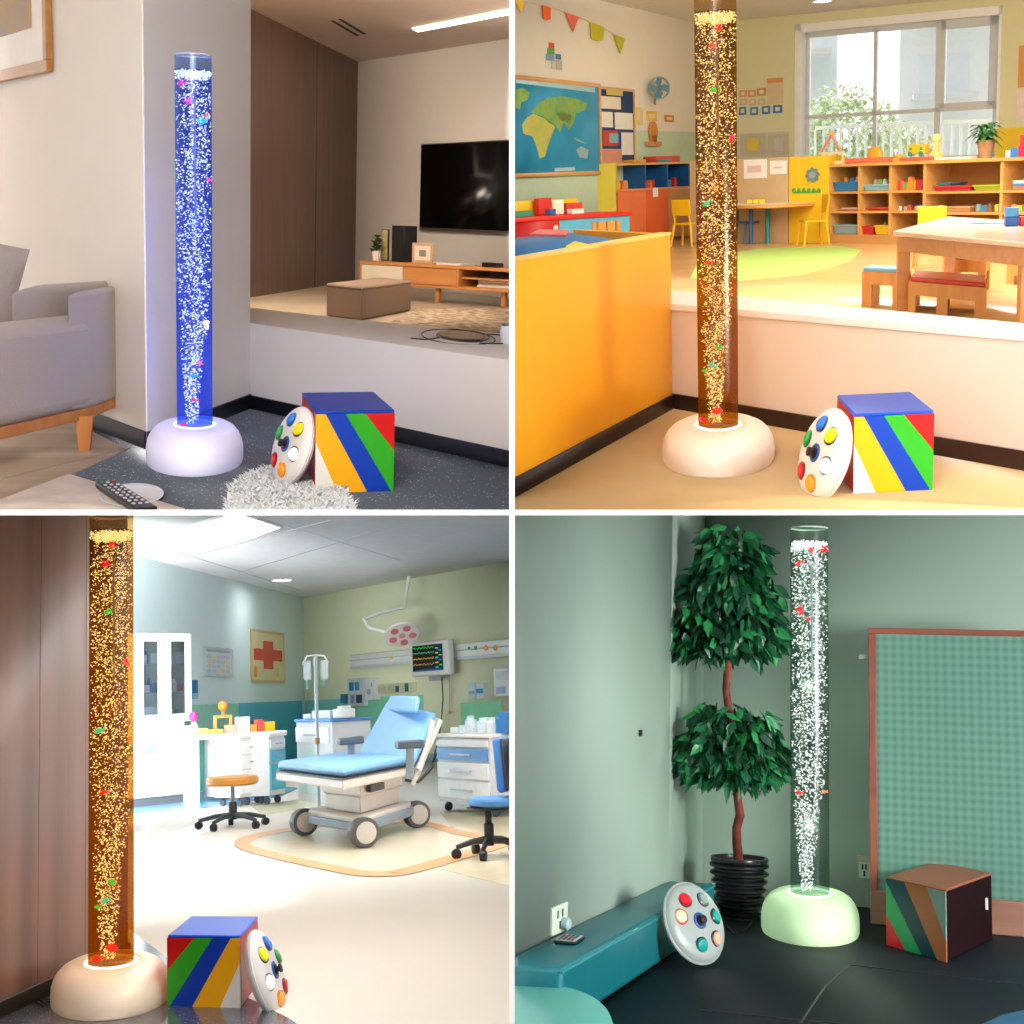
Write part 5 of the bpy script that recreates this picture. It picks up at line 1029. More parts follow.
# glass wall cabinet standing on the worktop
zb_ = zt+.05; zt2 = Wc.uz(165, 633)[1]; a0, a1, am = ux(136, .1), ux(191, .1), ux(164, .1)
t = thing('glass_cabinet', 'white medicine cabinet with two glass doors standing on the base cabinet', 'cabinet', m=Wc.m @ T(0, .1, 0)); dd = .35
mb = MB(); mb.box(a0, a1, 0, dd, zb_, zb_+.03); mb.box(a0, a1, 0, dd, zt2-.03, zt2); mb.box(a0, a0+.03, 0, dd, zb_, zt2); mb.box(a1-.03, a1, 0, dd, zb_, zt2); mb.box(a0, a1, dd-.02, dd, zb_, zt2); mb.box(am-.012, am+.012, 0, dd, zb_, zt2); mb.box(a0+.05, a1-.05, .05, dd-.03, zt+.001, zb_)
obj('body', mb, mat('#d9dadc', .5), t)
shz = [Wc.uz(165, y, .1)[1] for y in (714, 692.5, 664)]
for i, z in enumerate(shz[1:]): mb = MB(); mb.box(a0+.03, a1-.03, .03, dd-.02, z-.012, z+.006); obj('shelf', mb, mat('#aab8c4', .3), t)
for b0, b1, hx in ((a0, am, -1), (am, a1, 1)):
    mb = frame_bm(b1-b0-.006, zt2-zb_, .085, -.022, -.002); mb.bm.transform(Matrix.Translation((b0+.003, 0, zb_))); d_ = obj('door', mb, LAM, t, bevel=.003)
    mb = MB(); mb.box(b0+.08, b1-.08, -.014, -.009, zb_+.08, zt2-.08); obj('door_pane', mb, glass_mat('#dfe8ec', .15), d_)
    hx_ = b1-.04 if hx < 0 else b0+.04; mb = MB(); mb.box(hx_-.007, hx_+.007, -.04, -.022, zb_+.55*(zt2-zb_)-.1, zb_+.55*(zt2-zb_)+.05); obj('handle', mb, mat('#a8adb4', .3), d_)
def meds(specs, W, off, zbase, what, grp, yo=0):
    for px0, px1, h_, c, kind, lb in specs:
        u0 = W.uz(px0, 720, off)[0]; u1 = W.uz(px1, 720, off)[0]; w_ = u1-u0
        if kind == 'b': mb = MB().box(0, w_, 0, .1, 0, h_)
        else:
            rr = w_/2; mb = MB(); mb.lathe([(rr*.9, 0), (rr, .01), (rr, h_*.72), (rr*.6, h_*.8), (rr*.6, h_), (.001, h_)], 18, c=(rr, .05, 0))
        single({'b': 'medicine_box', 'c': 'bottle'}[kind], mb, mat(c, .4), lb+' '+what, 'medicine box' if kind == 'b' else 'bottle', grp, m=W.m @ T(u0, off+yo, zbase+.001), bevel=.004)
wh = '#e4e6ea'
meds([(143, 147, .1, '#d0d8e0', 'b', 'small grey box'), (147.5, 151, .14, '#3a5c88', 'c', 'dark blue bottle'), (151, 158, .12, wh, 'b', 'white box'), (169, 175, .1, '#a8c4e4', 'b', 'pale blue box'), (176, 184, .13, '#dfe8f4', 'b', 'bluish white box')], Wc, .18, shz[2]+.006, 'on the top shelf of the glass cabinet', 'boxes on the top shelf of the glass cabinet')
meds([(143, 150, .08, '#ecd8d8', 'b', 'pinkish box'), (150, 153, .16, '#2a68b0', 'c', 'blue bottle'), (153, 158, .1, '#3f78b8', 'b', 'blue box'), (169, 173, .09, '#e8b0a0', 'b', 'salmon box'), (174, 179, .14, '#f0f0f0', 'c', 'white jar'), (180, 184, .08, '#e07860', 'b', 'orange box')], Wc, .18, shz[1]+.006, 'on the middle shelf of the glass cabinet', 'boxes on the middle shelf of the glass cabinet')
meds([(143, 157, .14, '#e8ecf0', 'b', 'wide white box'), (169, 174, .12, '#e0a058', 'b', 'orange brown box'), (175, 179, .1, '#38a898', 'b', 'teal box'), (180, 184, .07, '#e8e4e0', 'b', 'low white box')], Wc, .18, zb_+.031, 'at the bottom of the glass cabinet', 'boxes at the bottom of the glass cabinet')
# desk with kneehole, and drawer trolley
Wd = Wall(r, r.fl(197, 803), r.fl(240, 799)); zk = Wd.uz(220, 734)[1]
Wd2 = Wall(r, Wd.A, Wd.A+Wd.t*Wd.uz(287, 770)[0])
t = thing('desk', 'long white desk with an open kneehole against the mint wall', 'desk', m=Wd2.m)
mb = MB(); mb.box(0, Wd2.L, -.02, .4, zk-.05, zk); obj('worktop', mb, mat('#f3efe9', .3), t, bevel=.006)
uk = Wd2.uz(219, 770)[0]; uk2 = Wd2.uz(241, 770)[0]
mb = MB(); mb.box(uk, uk2, 0, .38, .04, zk-.05); obj('side_panel', mb, LAM, t); mb = MB(); mb.box(0, .03, 0, .38, 0, zk-.05); obj('side_panel', mb, LAM, t)
mb = MB(); mb.box(Wd2.uz(209, 740)[0], uk2, -.015, 0, zk-.09, zk-.05); obj('drawer', mb, mat('#c8ccd4', .4), t)
mb = MB(); mb.box(0, uk, .34, .36, .1, zk-.05); obj('back_panel', mb, mat('#6fc4b0', .6), t)
def trolley(pa, pb, top_px, label, fronts, W_dep=.45, wheels=True, bodyc=LAM, topc=None, nm='drawer_trolley', toplip=None):
    W = Wall(r, r.fl(*pa), r.fl(*pb)); z1 = W.uz((pa[0]+pb[0])/2, top_px)[1]; t = thing(nm, label, 'cabinet', m=W.m); zw = .09 if wheels else 0
    mb = MB(); mb.box(0, W.L, 0, W_dep, zw, z1-.03); obj('body', mb, bodyc, t, bevel=.004)
    mb = MB(); mb.box(-.02, W.L+.02, -.02, W_dep+.01, z1-.03, z1); obj('top', mb, topc or mat('#f3efe9', .3), t, bevel=.006)
    for u0, u1, f0, f1, c, hnd in fronts:
        mb = MB(); a = zw+.02+(z1-zw-.06)*f0; b = zw+.02+(z1-zw-.06)*f1; mb.box(W.L*u0+.012, W.L*u1-.012, -.016, .002, a+.005, b-.005); d_ = obj('drawer', mb, mat(c, .4), t, bevel=.003)
        if hnd: mb = MB(); um = W.L*(u0+u1)/2; hw_ = W.L*(u1-u0)*.2; mb.box(um-hw_, um+hw_, -.034, -.018, (a+b)/2-.007, (a+b)/2+.007); obj('handle', mb, mat('#a8b0b8', .3, metal=.4), d_)
    if wheels:
        for u in (.06, W.L-.06):
            for y in (.06, W_dep-.06): mb = MB(); mb.lathe([(.035, -.012), (.04, 0), (.035, .012)], 16, m=Matrix.Translation((u, y, .04)) @ Matrix.Rotation(math.pi/2, 4, 'Y')); mb.box(u-.02, u+.02, y-.01, y+.01, .05, zw); obj('caster', mb, mat('#3c4a5c', .5), t)
    LASTT[0] = t; return W, z1
LASTT = [None]
Wt, zt4 = trolley((240, 807), (270, 803), 734, 'white drawer cabinet on casters at the right end of the desk', [(0, 1, .72, .97, '#f4f2f2', True), (0, 1, .46, .71, '#f4f2f2', True), (0, 1, .02, .45, '#f4f2f2', True)], .35)
Wt2, zt5 = trolley((270, 805), (285.5, 802), 733, 'narrow blue and white trolley at the end of the desk', [(0, 1, .8, .97, '#e8eef2', True), (0, 1, .55, .78, '#5cb4d4', True), (0, 1, .05, .53, '#4fb0cc', False)], .35)
meds([(192, 200, .14, '#e4f0f0', 'c', 'white bottle with a clear body'), (196, 208, .07, '#d8dc70', 'b', 'pale yellow box')], Wd2, .1, zk, 'at the left end of the desk', 'things at the left end of the desk')
P_ = Wd2.m @ T(Wd2.uz(195.5, 720, .1)[0]+.0, .15, zk+.15)
single('pink_ball', MB().ball((0, 0, .05), .05, 14), mat('#e0308c', .4), 'magenta ball on top of the white bottle on the desk', 'ball', m=P_)
meds([(208, 223, .05, '#dcc858', 'b', 'yellow tray'), (239, 250, .17, '#eef0f2', 'b', 'white box'), (251, 257, .08, '#e89838', 'b', 'orange box'), (258, 264, .13, '#e04848', 'b', 'red box'), (265, 275, .1, '#f0b820', 'b', 'yellow bowl box'), (228, 236, .09, '#e8a890', 'b', 'salmon box')], Wd2, .12, zk, 'standing on the desk top', 'things standing on the desk')
t = thing('orange_figure', 'orange head and picture stand against the mint wall on the desk', 'figure', m=Wd2.m @ T(Wd2.uz(225, 720, .2)[0], .25, zk)); mb = MB(); mb.ball((0, 0, .3), .055, 14); mb.box(-.012, .012, -.01, .01, .2, .26); obj('head', mb, mat('#f08030', .5), t)
mb = frame_bm(.22, .2, .03, -.01, .01); mb.bm.transform(Matrix.Translation((-.11, 0, 0))); obj('frame', mb, mat('#e89858', .5), t)
# wall items on the left wall
W = WS
def flat_poster(W, name, label, cat, rect, back, frame=None, fb=.03, off=.01):
    t, w_, h_ = wall_thing(W, name, label, cat, *rect, off); mb = MB(); mb.box(0, w_, 0, .01, 0, h_); obj('sheet', mb, mat(back, .6), t)
    if frame: obj('frame', frame_bm(w_, h_, fb, -.012, .012), mat(frame, .5), t)
    return t, w_, h_
t, w_, h_ = flat_poster(W, 'wall_calendar', 'white wall chart with a pale grid between the cabinet and the cross poster', 'chart', (203.5, 647.5, 233, 676), '#e4eef2', '#d4e0e4', .025)
for i in range(5):
    for j in range(4):
        mb = MB(); mb.box(w_*(.1+.165*i), w_*(.1+.165*i)+w_*.13, -.004, .001, h_*(.1+.17*j), h_*(.1+.17*j)+h_*.12); obj('chart_cell', mb, mat(('#c8dcec', '#ecd4dc', '#ece4c8', '#d4d8ec')[(i*3+j) % 4], .6), t)
mb = MB(); mb.box(w_*.1, w_*.9, -.004, .001, h_*.82, h_*.92); obj('chart_title', mb, mat('#b8c8e0', .6), t)
t, w_, h_ = flat_poster(W, 'cross_poster', 'cream framed poster with a large red cross', 'poster', (250.5, 631, 284.5, 682.5), '#f4e6bc', '#e8c88c', .04)
mb = MB(); mb.box(w_*.36, w_*.64, -.012, .0, h_*.26, h_*.8); mb.box(w_*.08, w_*.36, -.012, 0, h_*.42, h_*.64); mb.box(w_*.64, w_*.92, -.012, 0, h_*.42, h_*.64); obj('red_cross', mb, mat('#e64c34', .5), t)
mb = MB(); mb.lathe([(.001, 0), (h_*.11, 0), (h_*.11, .008), (.001, .008)], 24, m=Matrix.Translation((w_*.12, 0, h_*.2)) @ Matrix.Rotation(math.pi/2, 4, 'X')); obj('orange_spot', mb, mat('#f0a030', .6), t)
mb = MB(); mb.lathe([(.001, 0), (h_*.1, 0), (h_*.1, .008), (.001, .008)], 5, m=Matrix.Translation((w_*.78, 0, h_*.2)) @ Matrix.Rotation(math.pi/2, 4, 'X')); obj('green_shape', mb, mat('#cfd080', .6), t)
t, w_, h_ = flat_poster(W, 'blue_sign', 'small dark blue over light blue sign beside the glass cabinet', 'sign', (192.5, 680, 198, 699), '#2278b0', None); mb = MB(); mb.box(0, w_, -.004, .001, 0, h_*.3); obj('lower_band', mb, mat('#a8d4ec', .6), t)

# ---- items on the right wall
W = WBk
t, w_, h_ = wall_thing(W, 'bed_head_rail', 'long white wall rail unit with coloured gas outlets above the bed', 'wall rail', 350, 652, 509, 668, .12)
u0, za = W.uz(350, 655, -.12); zb2 = W.uz(350, 669, -.12)[1]; u1 = W.uz(535, 650, -.12)[0]; t.matrix_world = BL.M @ W.m @ T(u0, -.12, zb2); Lr = u1-u0; hr = za-zb2
mb = MB(); mb.box(0, Lr, 0, .12, 0, hr); obj('housing', mb, mat('#eef0ec', .4), t, bevel=.02)
mb = MB(); mb.box(0, Lr, -.006, .0, hr*.55, hr*.62); obj('groove', mb, mat('#c8ccc8', .4), t)
mb = MB(); mb.box(0, Lr, -.012, .0, -.005, hr*.18); obj('lower_edge', mb, mat('#d8dce0', .3), t, bevel=.004)
for px, c, s_ in ((392, '#f0c020', .03), (469, '#58a8a8', .022), (475.5, '#30a070', .032), (486, '#f0a020', .04), (495.5, '#e8a020', .04)):
    u, z = W.uz(px, 648 if px > 400 else 657, -.13); mb = MB(); mb.lathe([(s_, 0), (s_, .02), (s_*.5, .03), (.001, .03)], 16, m=Matrix.Translation((u-u0, 0, z-zb2)) @ Matrix.Rotation(math.pi/2, 4, 'X')); o = obj('gas_outlet', mb, mat(c, .4), t)
# monitor
t, w_, h_ = wall_thing(W, 'patient_monitor', 'patient monitor showing green and yellow trace lines mounted over the bed', 'monitor', 413, 641, 452, 677, .3)
mb = MB(); mb.box(0, w_, -.06, .06, .02, h_); obj('casing', mb, mat('#e8e8e4', .4), t, bevel=.025)
mb = MB(); mb.box(w_*.07, w_*.87, -.068, -.05, h_*.17, h_*.9); obj('screen', mb, mat('#0a1218', .2, emit=.05, ecol='#103040'), t)
rnd = random.Random(4)
for k, (f, c) in enumerate(((.82, '#30e060'), (.68, '#30d8a0'), (.52, '#e0c040'), (.36, '#c8a060'))):
    mb = MB(); pts = [(w_*(.09+.56*i/40), -.071, h_*(f+.018*(math.sin(i*1.1+k)+(1.4 if i % 9 == 3 else 0)))) for i in range(41)]; mb.tube(pts, .004, 4); obj('trace_line', mb, emis(c, .8), t)
for i in range(9):
    mb = MB(); a = w_*(.69+.09*(i % 2)); z = h_*(.24+.07*i*.95); mb.box(a, a+w_*.07, -.071, -.066, z, z+h_*.035); obj('readout', mb, emis(('#38d0e8', '#40e070', '#e0d040', '#3090e0')[i % 4], .8), t)
mb = MB(); mb.box(w_*.09, w_*.85, -.071, -.066, h_*.18, h_*.21); obj('status_bar', mb, emis('#2878c0', .7), t)
mb = MB(); mb.box(w_*.4, w_*.6, .0, .1, -.06, .03); mb.box(w_*.44, w_*.56, .06, .29, -.02, .1); obj('bracket', mb, mat('#b0b4b4', .4), t)
# cables under the monitor
t = thing('monitor_cable', 'thin black cables looping down from the monitor to the bed', 'cable', m=W.m)
for xs_ in (((442, 677), (443, 700), (441, 725), (437, 745), (432, 765), (430, 785)), ((440, 730), (439, 748), (434, 760), (431, 772))):
    mb = MB(); mb.tube([V((W.uz(x, y, -.25)[0], -.25, W.uz(x, y, -.25)[1])) for x, y in xs_], .01, 6); obj('cord', mb, mat('#2a3430', .5), t)
t = thing('call_cord', 'pale cord with an orange pull handle hanging from the wall rail', 'cord', m=W.m); p0 = W.uz(449, 664, -.1); p1 = W.uz(450, 712, -.1); mb = MB(); mb.tube([(p0[0], -.1, p0[1]), (p1[0], -.1, p1[1])], .007, 6); obj('cord', mb, mat('#a8a898', .5), t); mb = MB(); mb.ball((p1[0], -.1, p1[1]), .035, 12, 1.4, .5, .8); obj('handle', mb, mat('#f0a060', .5), t)
# dispensers, sockets, small wall boxes
def wbox(px0, py0, px1, py1, name, label, cat, c, dep=.12, extra=()):
    t, w_, h_ = wall_thing(W, name, label, cat, px0, py0, px1, py1, dep); mb = MB(); mb.box(0, w_, 0, dep, 0, h_); obj('body', mb, mat(c, .4), t, bevel=.008)
    for x0, x1, z0, z1, cc, nm in extra: mb = MB(); mb.box(w_*x0, w_*x1, -.01, .0, h_*z0, h_*z1); obj(nm, mb, mat(cc, .4), t)
wbox(347, 678, 364, 706, 'dispenser_rack', 'pale rack of small blue bottles on the wall left of the dispenser', 'dispenser', '#dfe4e8', .08, ((.15, .4, .55, .85, '#1f7aa8', 'blue_bottle'), (.5, .75, .55, .85, '#2f8cb8', 'blue_bottle'), (.2, .45, .1, .4, '#98a8c0', 'small_box'), (.55, .9, .1, .4, '#3a4c66', 'small_box'), (-.2, -.05, .1, .4, '#2f88b0', 'side_clip')))
wbox(364.5, 678, 374.5, 700, 'soap_dispenser', 'white soap dispenser on the yellow wall', 'dispenser', '#f0f2f4', .12, ((.25, .6, .25, .5, '#b0c0cc', 'label_plate'), (.7, .8, .6, .8, '#b0b4b8', 'button')))
wbox(340, 694, 346, 703, 'blue_box', 'small blue box on the wall beside the dispenser rack', 'box', '#3f90b8', .06)
wbox(376, 683, 415, 693, 'socket_strip', 'cream socket strip on the wall behind the bed head', 'socket', '#e4e0bc', .04, ((.05, .25, .2, .8, '#d4d0ac', 'socket'), (.3, .48, .2, .8, '#d4d0ac', 'socket'), (.52, .6, .1, .7, '#4a6464', 'plug'), (.76, .84, .1, .9, '#2a6880', 'plug')))
wbox(468, 683, 475, 699, 'wall_canister', 'pale blue canister on the wall right of the monitor, left one', 'canister', '#c8dce0', .1, ((.1, .9, .3, .5, '#78b8c8', 'band'),)); wbox(476, 683, 483.5, 699, 'wall_canister', 'white canister with a blue cap on the wall right of the monitor', 'canister', '#e4e8e4', .1, ((.05, .95, .35, .65, '#4a90c8', 'band'),))
wbox(493, 668, 520, 696, 'glove_dispenser', 'white wall dispenser at the right edge of the treatment room', 'dispenser', '#eceef0', .12, ((.1, .45, .1, .35, '#a8b8d8', 'label_plate'), (.1, .9, .6, .9, '#dcdce4', 'window')))
# surgical lamp over the bed
P = r.at(402, 634, (K0+dr*4).y-1.5)
t = thing('surgical_lamp', 'white overhead examination lamp with pink rimmed lenses', 'lamp', P)
sm = Matrix.Rotation(math.radians(-40), 4, 'X')
mb = MB(); mb.lathe([(.001, .05), (.18, .05), (.27, .02), (.28, -.01), (.26, -.03), (.001, -.03)], 36, m=sm); obj('head', mb, mat('#f0e8e4', .4), t)
for k in range(5): a = k*6.283/5; mb = MB(); mb.lathe([(.06, -.03), (.06, -.04), (.001, -.04)], 18, m=sm @ Matrix.Translation((.16*math.cos(a), .16*math.sin(a), 0))); obj('lens', mb, mat('#e07888', .4), t)
mb = MB(); mb.lathe([(.05, -.03), (.05, -.045), (.001, -.045)], 18, m=sm); obj('lens', mb, mat('#e898a0', .4), t)
mb = MB(); mb.tube([(-.2, 0, .03), (-.5, .1, .12), (-.55, .2, .25), (-.3, .3, .34), (.1, .3, .42), (.2, .3, .9)], .03, 10); obj('arm', mb, mat('#f0f0ee', .4), t)
# small side cabinet with IV stand
Wi, zi = trolley((298, 800), (334, 806), 719, 'white side cabinet with a blue top beneath the drip stand', [(0, .95, .74, .95, '#f0f2f4', True)], .4, False, LAM, mat('#4a88c8', .4), 'side_cabinet')
mb = MB(); u_, z_ = Wi.uz(303, 745)[0], Wi.uz(310, 745)[1]; mb.box(Wi.L*.08, Wi.L*.62, -.008, .002, .08, z_-.02); obj('niche_panel', mb, mat('#c8dcdc', .5), LASTT[0])
meds([(312, 330, .08, '#e8ecf0', 'b', 'flat white tray box'), (336, 343, .12, '#f0f2f2', 'c', 'large white bottle'), (303, 310, .05, '#e0e8ec', 'b', 'low white box')], Wi, .1, zi, 'on the blue topped side cabinet', 'things on the side cabinet')
P = r.fl(319, 813); t = thing('iv_stand', 'thin metal drip stand with two clear fluid bags', 'drip stand', P); hI = r.ht(P, 655); pm = P.y/F
mb = MB(); mb.tube([(0, 0, .04), (0, 0, hI)], .016, 8); obj('pole', mb, mat('#b8bcc0', .3, metal=.4), t)
mb = MB(); mb.tube([(-.12, 0, hI-.08), (-.08, 0, hI-.01), (0, 0, hI-.0), (.08, 0, hI-.01), (.12, 0, hI-.08)], .008, 6); obj('hook_bar', mb, mat('#c8ccd0', .3, metal=.4), t)
for k in range(4): a = k*1.57+.4; mb = MB(); mb.tube([(0, 0, .05), (.25*math.cos(a), .25*math.sin(a), .03)], .014, 8); obj('leg', mb, mat('#c8ccd0', .3, metal=.4), t)
mb = MB(); mb.lathe([(.022, 0), (.022, .06)], 12, c=(0, 0, hI*.43)); obj('clamp', mb, mat('#a86c38', .5), t)
for sx in (-1, 1):
    b_ = thing('fluid_bag', ('left' if sx < 0 else 'right')+' clear fluid bag hanging on the drip stand', 'fluid bag', P+V((sx*.08, 0, hI-.23)))
    mb = MB(); mb.box(-.035, .035, -.015, .015, 0, .18); obj('bag', mb, mat('#e4f0f0', .3, alpha=.55), b_, bevel=.015); mb = MB(); mb.tube([(0, 0, 0), (0, 0, -.08)], .008, 6); obj('drip_tube', mb, mat('#4c98a8', .4), b_)
# right: drawer unit with blue front
Wu, zu = trolley((440, 811), (493, 818), 734, 'white drawer unit with a blue top drawer at the right of the bed', [(0, .98, .86, .98, '#eceff2', False), (0, .98, .64, .85, '#4a8cc8', True), (0, .98, .35, .62, '#f2f3f4', True), (0, .98, .03, .33, '#f2f3f4', True)], .5)
meds([(459, 472, .07, '#e8f0f4', 'b', 'flat white stack box'), (463, 468, .15, '#dce8e8', 'c', 'white bottle'), (475, 482, .13, '#dcecec', 'c', 'pale glass bottle'), (484, 489, .13, '#e8ecec', 'c', 'white bottle, second'), (493, 498, .17, '#3c88c0', 'c', 'blue bottle'), (499, 506, .17, '#3078c0', 'b', 'blue box'), (450, 458, .05, '#e0ece8', 'b', 'low pale box')], Wu, .1, zu, 'on the blue fronted drawer unit', 'bottles on the drawer unit')
# ---- examination bed: frame drawn in its own long axis
A = r.fl(392, 818); B = r.fl(300, 838)
bp = lambda px, py, z: r.fl(px, py, z)
BC = r.fl(362, 832); t = thing('examination_bed', 'light blue examination bed with a raised back and a white wheeled base', 'bed', BC)
CRM = mat('#e6ddd4', .35); BLU = mat('#7db2e2', .45, var=.02)
w1_ = r.fl(304, 836); w2_ = r.fl(364, 848); w3_ = r.fl(417, 828); w4_ = w1_+(w3_-w2_)   # wheel contacts
q = Q(w1_-BC, w2_-BC, w4_-BC)
mb = MB(); q.box(mb, .06, .97, .02, 1.0, .13, .2); obj('base_frame', mb, CRM, t, bevel=.02)
mb = MB(); q.box(mb, .1, 1.0, -.02, .06, .1, .16); q.box(mb, .97, 1.0, .0, 1.0, .1, .17); obj('bumper', mb, mat('#8a97a8', .5), t, bevel=.01)
for u, v in ((0, 0), (1, 0), (1, 1), (0, 1)):
    c_ = q.p(u, v, 0); mm = Matrix.Translation((c_.x, c_.y, .105)) @ Matrix.Rotation(math.pi/2, 4, 'X') @ Matrix.Rotation(.25, 4, 'Y')
    mb = MB(); mb.lathe([(.06, -.05), (.1, -.045), (.105, 0), (.1, .045), (.06, .05)], 28, m=mm); wl = obj('wheel', mb, mat('#5c5a5c', .5), t)
    mb = MB(); mb.lathe([(.07, -.052), (.075, .052), (.02, .06), (.001, .06)], 24, m=mm); obj('hub', mb, mat('#cfc8c2', .4), wl)
hc = .43
mb = MB(); q.box(mb, .28, .85, .12, .85, .2, .33); obj('lower_column', mb, mat('#ddd3ca', .4), t, bevel=.015)
mb = MB(); q.box(mb, .24, .88, .1, .88, .325, hc-.01); obj('upper_column', mb, CRM, t, bevel=.015)
s1 = bp(276, 770, .5); s2 = bp(343, 778, .5); s3 = bp(411, 765, .5); s4 = s1+(s3-s2)
for s_ in (s1, s2, s3, s4): s_ -= BC
def plate(z0, z1, gx=0.0):
    c = (s1+s2+s3+s4)/4; return [V((c.x+(p.x-c.x)*(1+gx), c.y+(p.y-c.y)*(1+gx), z)) for z in (z0, z1) for p in (s1, s2, s3, s4)]
mb = MB(); mb.hexa(plate(.42, .49)); obj('bed_frame', mb, CRM, t, bevel=.015)
mb = MB(); mb.hexa(plate(.49, .495, .01)); obj('edge_strip', mb, mat('#3a3430', .5), t)
mb = MB(); mb.hexa(plate(.495, .57, -.03)); obj('leg_cushion', mb, BLU, t, bevel=.04, seg=4)
mb = MB(); q.box(mb, .88, .95, .2, .45, hc-.08, hc-.03); obj('control_label', mb, mat('#4c4a50', .5), t, bevel=.004)
# raised back section: from the hinge (right end of the plate) up
y0_ = (s2.y+s3.y)/2+BC.y; bk_ = []
for px, py, yy in ((357, 754, s4.y+BC.y-.1), (409, 760, s3.y+BC.y-.1), (432, 711, s3.y+BC.y+.5), (387, 700, s4.y+BC.y+.5)): bk_.append(r.at(px, py, yy)-BC)
nb_ = (bk_[1]-bk_[0]).cross(bk_[3]-bk_[0]).normalized(); nb_ = -nb_ if nb_.y > 0 else nb_
mb = MB(); mb.hexa([p-nb_*.07 for p in bk_]+bk_); obj('backrest', mb, BLU, t, bevel=.045, seg=4)
mb = MB(); off = V((.02, .0, -.02)); mb.hexa([p-nb_*.10+off for p in bk_]+[p-nb_*.06+off for p in bk_]); obj('back_shell', mb, CRM, t, bevel=.01)
hp = [r.at(388, 713, bk_[3].y+BC.y-.12)-BC, r.at(418, 714.5, bk_[2].y+BC.y-.12)-BC, r.at(421, 699, bk_[2].y+BC.y-.08)-BC, r.at(395, 698, bk_[3].y+BC.y-.08)-BC]
mb = MB(); mb.hexa([p+nb_*.0 for p in hp]+[p+nb_*.05 for p in hp]); obj('head_cushion', mb, mat('#8abbe6', .45), t, bevel=.035, seg=4)
for (x0, y0p), (x1, y1p), yy in (((339, 741), (363, 739), s1.y+BC.y+.4), ((397, 744), (423, 743), s2.y+BC.y+.2)):
    a_ = r.at(x0, y0p, yy)-BC; b_ = r.at(x1, y1p, yy)-BC; mb = MB(); mb.hexa([V((a_.x, a_.y-.06, a_.z-.035)), V((b_.x, b_.y-.06, b_.z-.035)), V((b_.x, b_.y+.1, b_.z-.035)), V((a_.x, a_.y+.1, a_.z-.035)), V((a_.x, a_.y-.06, a_.z+.02)), V((b_.x, b_.y-.06, b_.z+.025)), V((b_.x, b_.y+.1, b_.z+.025)), V((a_.x, a_.y+.1, a_.z+.02))]); ar = obj('armrest', mb, mat('#4c5660', .5), t, bevel=.012)
    m_ = (a_+b_)/2; mb = MB(); mb.tube([(m_.x, m_.y, m_.z-.03), (m_.x, m_.y+.05, .46)], .03, 8); obj('armrest_post', mb, mat('#8a98a4', .4), ar)
p_ = [r.at(x, y, s3.y+BC.y) - BC for x, y in ((433, 720), (428, 745), (420, 768), (412, 785))]; mb = MB(); mb.tube(p_, .022, 8); obj('side_rail', mb, mat('#d8d0c8', .4), t)
p_ = [r.at(x, y, s3.y+BC.y) - BC for x, y in ((405, 780), (418, 782), (428, 772), (433, 765))]; mb = MB(); mb.tube(p_, .012, 8); obj('black_hose', mb, mat('#222222', .4), t)
# ---- stool and chair
def star_base(t, R_, z, n, c, sc_=1.0, wheelc='#1c1e20', ph=.3, hy=.07):
    for k in range(n):
        a = ph+k*6.283/n; x, y = R_*math.cos(a), R_*math.sin(a)
        mb = MB(); mb.tube([(0, 0, hy+.035), (x*.5, y*.5, hy+.03), (x, y, hy+.0)], [.026, .02, .015], 8); l_ = obj('base_arm', mb, c, t)
        mb = MB(); mb.lathe([(.02, -.022), (.032, -.018), (.032, .018), (.02, .022)], 16, m=Matrix.Translation((x, y, .032)) @ Matrix.Rotation(a, 4, 'Z') @ Matrix.Rotation(math.pi/2, 4, 'X')); obj('caster', mb, mat(wheelc, .5), l_)
P = r.fl(233, 828); t = thing('round_stool', 'orange round swivel stool on a black wheeled base', 'stool', P); zs = r.ht(P, 780)
mb = MB(); rs = 26*P.y/F*.95; mb.lathe([(rs*.9, zs-.04), (rs, zs-.025), (rs, zs+.01), (rs*.94, zs+.03), (rs*.6, zs+.038), (.001, zs+.04)], 40, sy=1.3); obj('seat', mb, mat('#d89038', .45), t)
mb = MB(); mb.lathe([(.018, zs*.5), (.018, zs-.03), (.06, zs-.03)], 16, cap=False); obj('gas_lift', mb, mat('#a8acb0', .2, metal=.8), t)
mb = MB(); mb.lathe([(.035, .07), (.038, .2), (.03, zs*.55), (.001, zs*.56)], 20); obj('column', mb, mat('#2c3036', .4), t)
star_base(t, .29, 0, 5, mat('#3c4048', .4))
P = r.fl(490, 857); t = thing('swivel_chair', 'blue swivel office chair with a black base at the right edge', 'chair', P); zs = r.ht(P, 801)
mb = MB(); rs = 25*P.y/F; mb.lathe([(rs*.86, zs-.035), (rs*.98, zs-.02), (rs, zs+.005), (rs*.95, zs+.02), (.001, zs+.028)], 40, c=(.04, 0, 0), sy=1.3); obj('seat', mb, mat('#4c8cc8', .5), t)
mb = MB(); mb.lathe([(.16, zs-.05), (.18, zs-.035)], 20, c=(.04, 0, 0)); obj('seat_pan', mb, mat('#202226', .5), t)
mb = MB(); mb.lathe([(.03, .07), (.032, .2), (.022, .21), (.02, zs-.04)], 20); obj('column', mb, mat('#1c1e22', .4), t)
bm_ = Matrix.Translation((.17, .05, zs+.22)) @ Matrix.Rotation(.9, 4, 'Z') @ Matrix.Rotation(-.06, 4, 'X')
mb = MB(); mb.box(-.2, .2, -.03, .03, -.17, .17, bm_); obj('backrest', mb, mat('#3f7cc0', .5), t, bevel=.06, seg=4)
